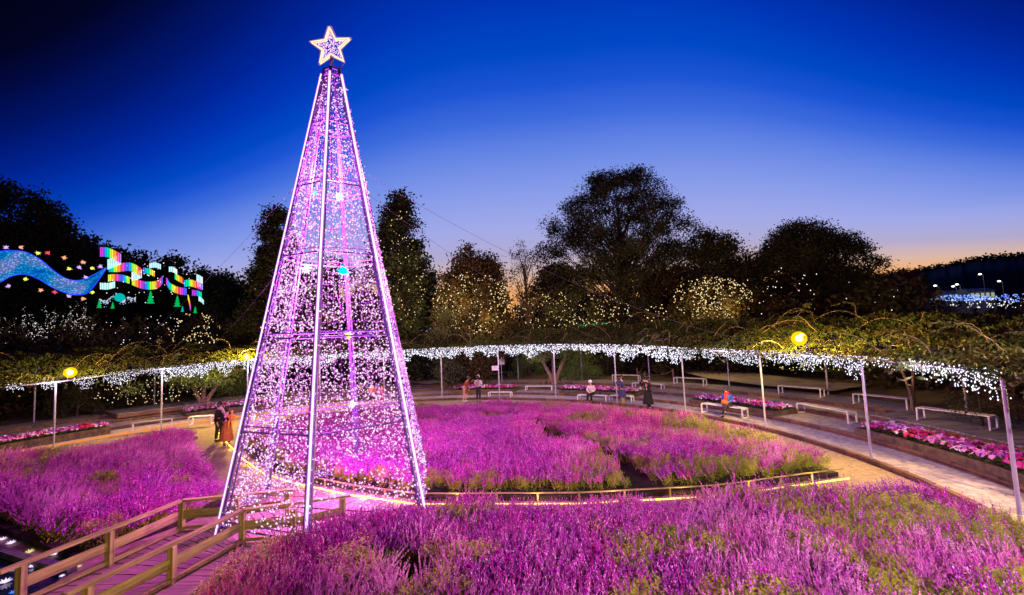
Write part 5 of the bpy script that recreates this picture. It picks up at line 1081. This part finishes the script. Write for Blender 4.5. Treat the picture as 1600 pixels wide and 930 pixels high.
navy = cloth('navy_wool', (.035, .04, .14)); black = cloth('black_cloth', (.012, .010, .012)); brown = cloth('rust_coat', (.30, .075, .03)); pale = cloth('pale_jacket', (.72, .58, .62)); khaki = cloth('khaki', (.42, .26, .09)); cream = cloth('cream_trousers', (.62, .42, .34)); blue = cloth('blue_coat', (.08, .15, .42)); red = cloth('red_scarf', (.75, .05, .02)); orange = cloth('orange_bag', (.70, .12, .02)); dark = cloth('dark_trousers', (.03, .02, .035)); ochre = cloth('ochre_skirt', (.40, .15, .035)); yellow = cloth('yellow_jacket', (.85, .42, .05)); shoew = cloth('white_shoes', (.7, .65, .62)); pinkc = cloth('hot_pink_coat', (.7, .03, .25))
p = person('person in a rust brown coat bending forward, left of the pair by the planter', G(727, 628), PI/2+.2, stand(24, 'one', .08), brown, cream, shoew, skirt=(brown, .55, .21))
phone(p, (-.06, -.62, 1.32)) if False else None
p = person('person in a pale jacket and white hat seen from behind with a backpack', G(748, 628), PI-.15, stand(3, 'hold'), pale, dark, dark, hat='cap', hatm=shoew)
for k in (-1, 1): mb = MB(); mb.tube([(k*.09, -.16, 1.40), (k*.10, -.03, 1.50), (k*.09, .15, 1.38), (k*.09, .17, 1.05)], .018, 5); mb.obj('backpack_strap', dark, p)
mb = MB(); mb.box((0, .20, 1.16), (.24, .10, .34)); mb.obj('backpack', cloth('grey_pack', (.35, .28, .32)), p)
p = person('person in a pale lilac jacket sitting on a bench before the middle planter', G(925, 629, 0), -.5, sit(), pale, black, dark, hat='cap', hatm=shoew)
mb = MB(); mb.box((.27, .0, .58), (.12, .22, .20)); o = mb.obj('handbag', dark); o.location = G(932, 629, 0); tag(o, 'dark handbag on the bench beside the person in a pale lilac jacket', 'bag')
p = person('person in a long navy coat and khaki trousers holding up a phone', G(974, 634), -PI/2-.15, stand(2, 'phone', .04), navy, khaki, dark, skirt=(navy, .50, .23)); phone(p, (0, -.47, 1.42))
p = person('person in a long black coat and brimmed hat taking a photo with raised hands', G(1014, 640), -PI/2+.6, stand(1, 'high', .06), black, black, black, skirt=(black, .30, .30), hat='brim', hatm=black); phone(p, (0, -.46, 1.56))
q = (G(1131, 649, .13)+G(1148, 652, .13))/2; p = person('person in a blue coat and bright red scarf sitting cross legged on a bench', q, -.95, sit(True), blue, dark, dark, scarf=red)
mb = MB(); mb.ball((.0, -.30, .66), .16, 12, 8, .85); mb.obj('bag', orange, p)
p = person('man in a dark jacket facing the woman in an ochre skirt, by the left planter', G(342, 690), PI/2, stand(4, 'down', .03), black, dark, dark, scarf=pale, scale=1.05)
wp = G(354, 696); p = person('woman in a black top and long ochre skirt carrying a child', wp, PI+.3, stand(2, 'hold', .03), black, dark, dark, skirt=(ochre, .22, .27))
J = sit(); p = person('small child in a yellow hooded jacket held in the arms of the woman', wp+np.array([.27, -.05, .82]), .25, J, yellow, yellow, yellow, hat='cap', hatm=yellow, scale=.52, hair=False)
p = person('person in orange sitting beyond the light tree, seen through its net', G(583, 629, 0), .1, sit(), cloth('orange_coat', (.75, .2, .03)), dark, dark)
p = person('person in dark clothes sitting beyond the light tree beside the one in orange', G(565, 629, 0), .1, sit(), black, dark, dark)
p = person('child in a hot pink coat standing beyond the light tree', G(597, 630, 0), .1, stand(0), pinkc, pinkc, dark, scale=.75)
bench('white bench beyond the light tree under two sitting persons', (555, 628), (592, 628), .0)
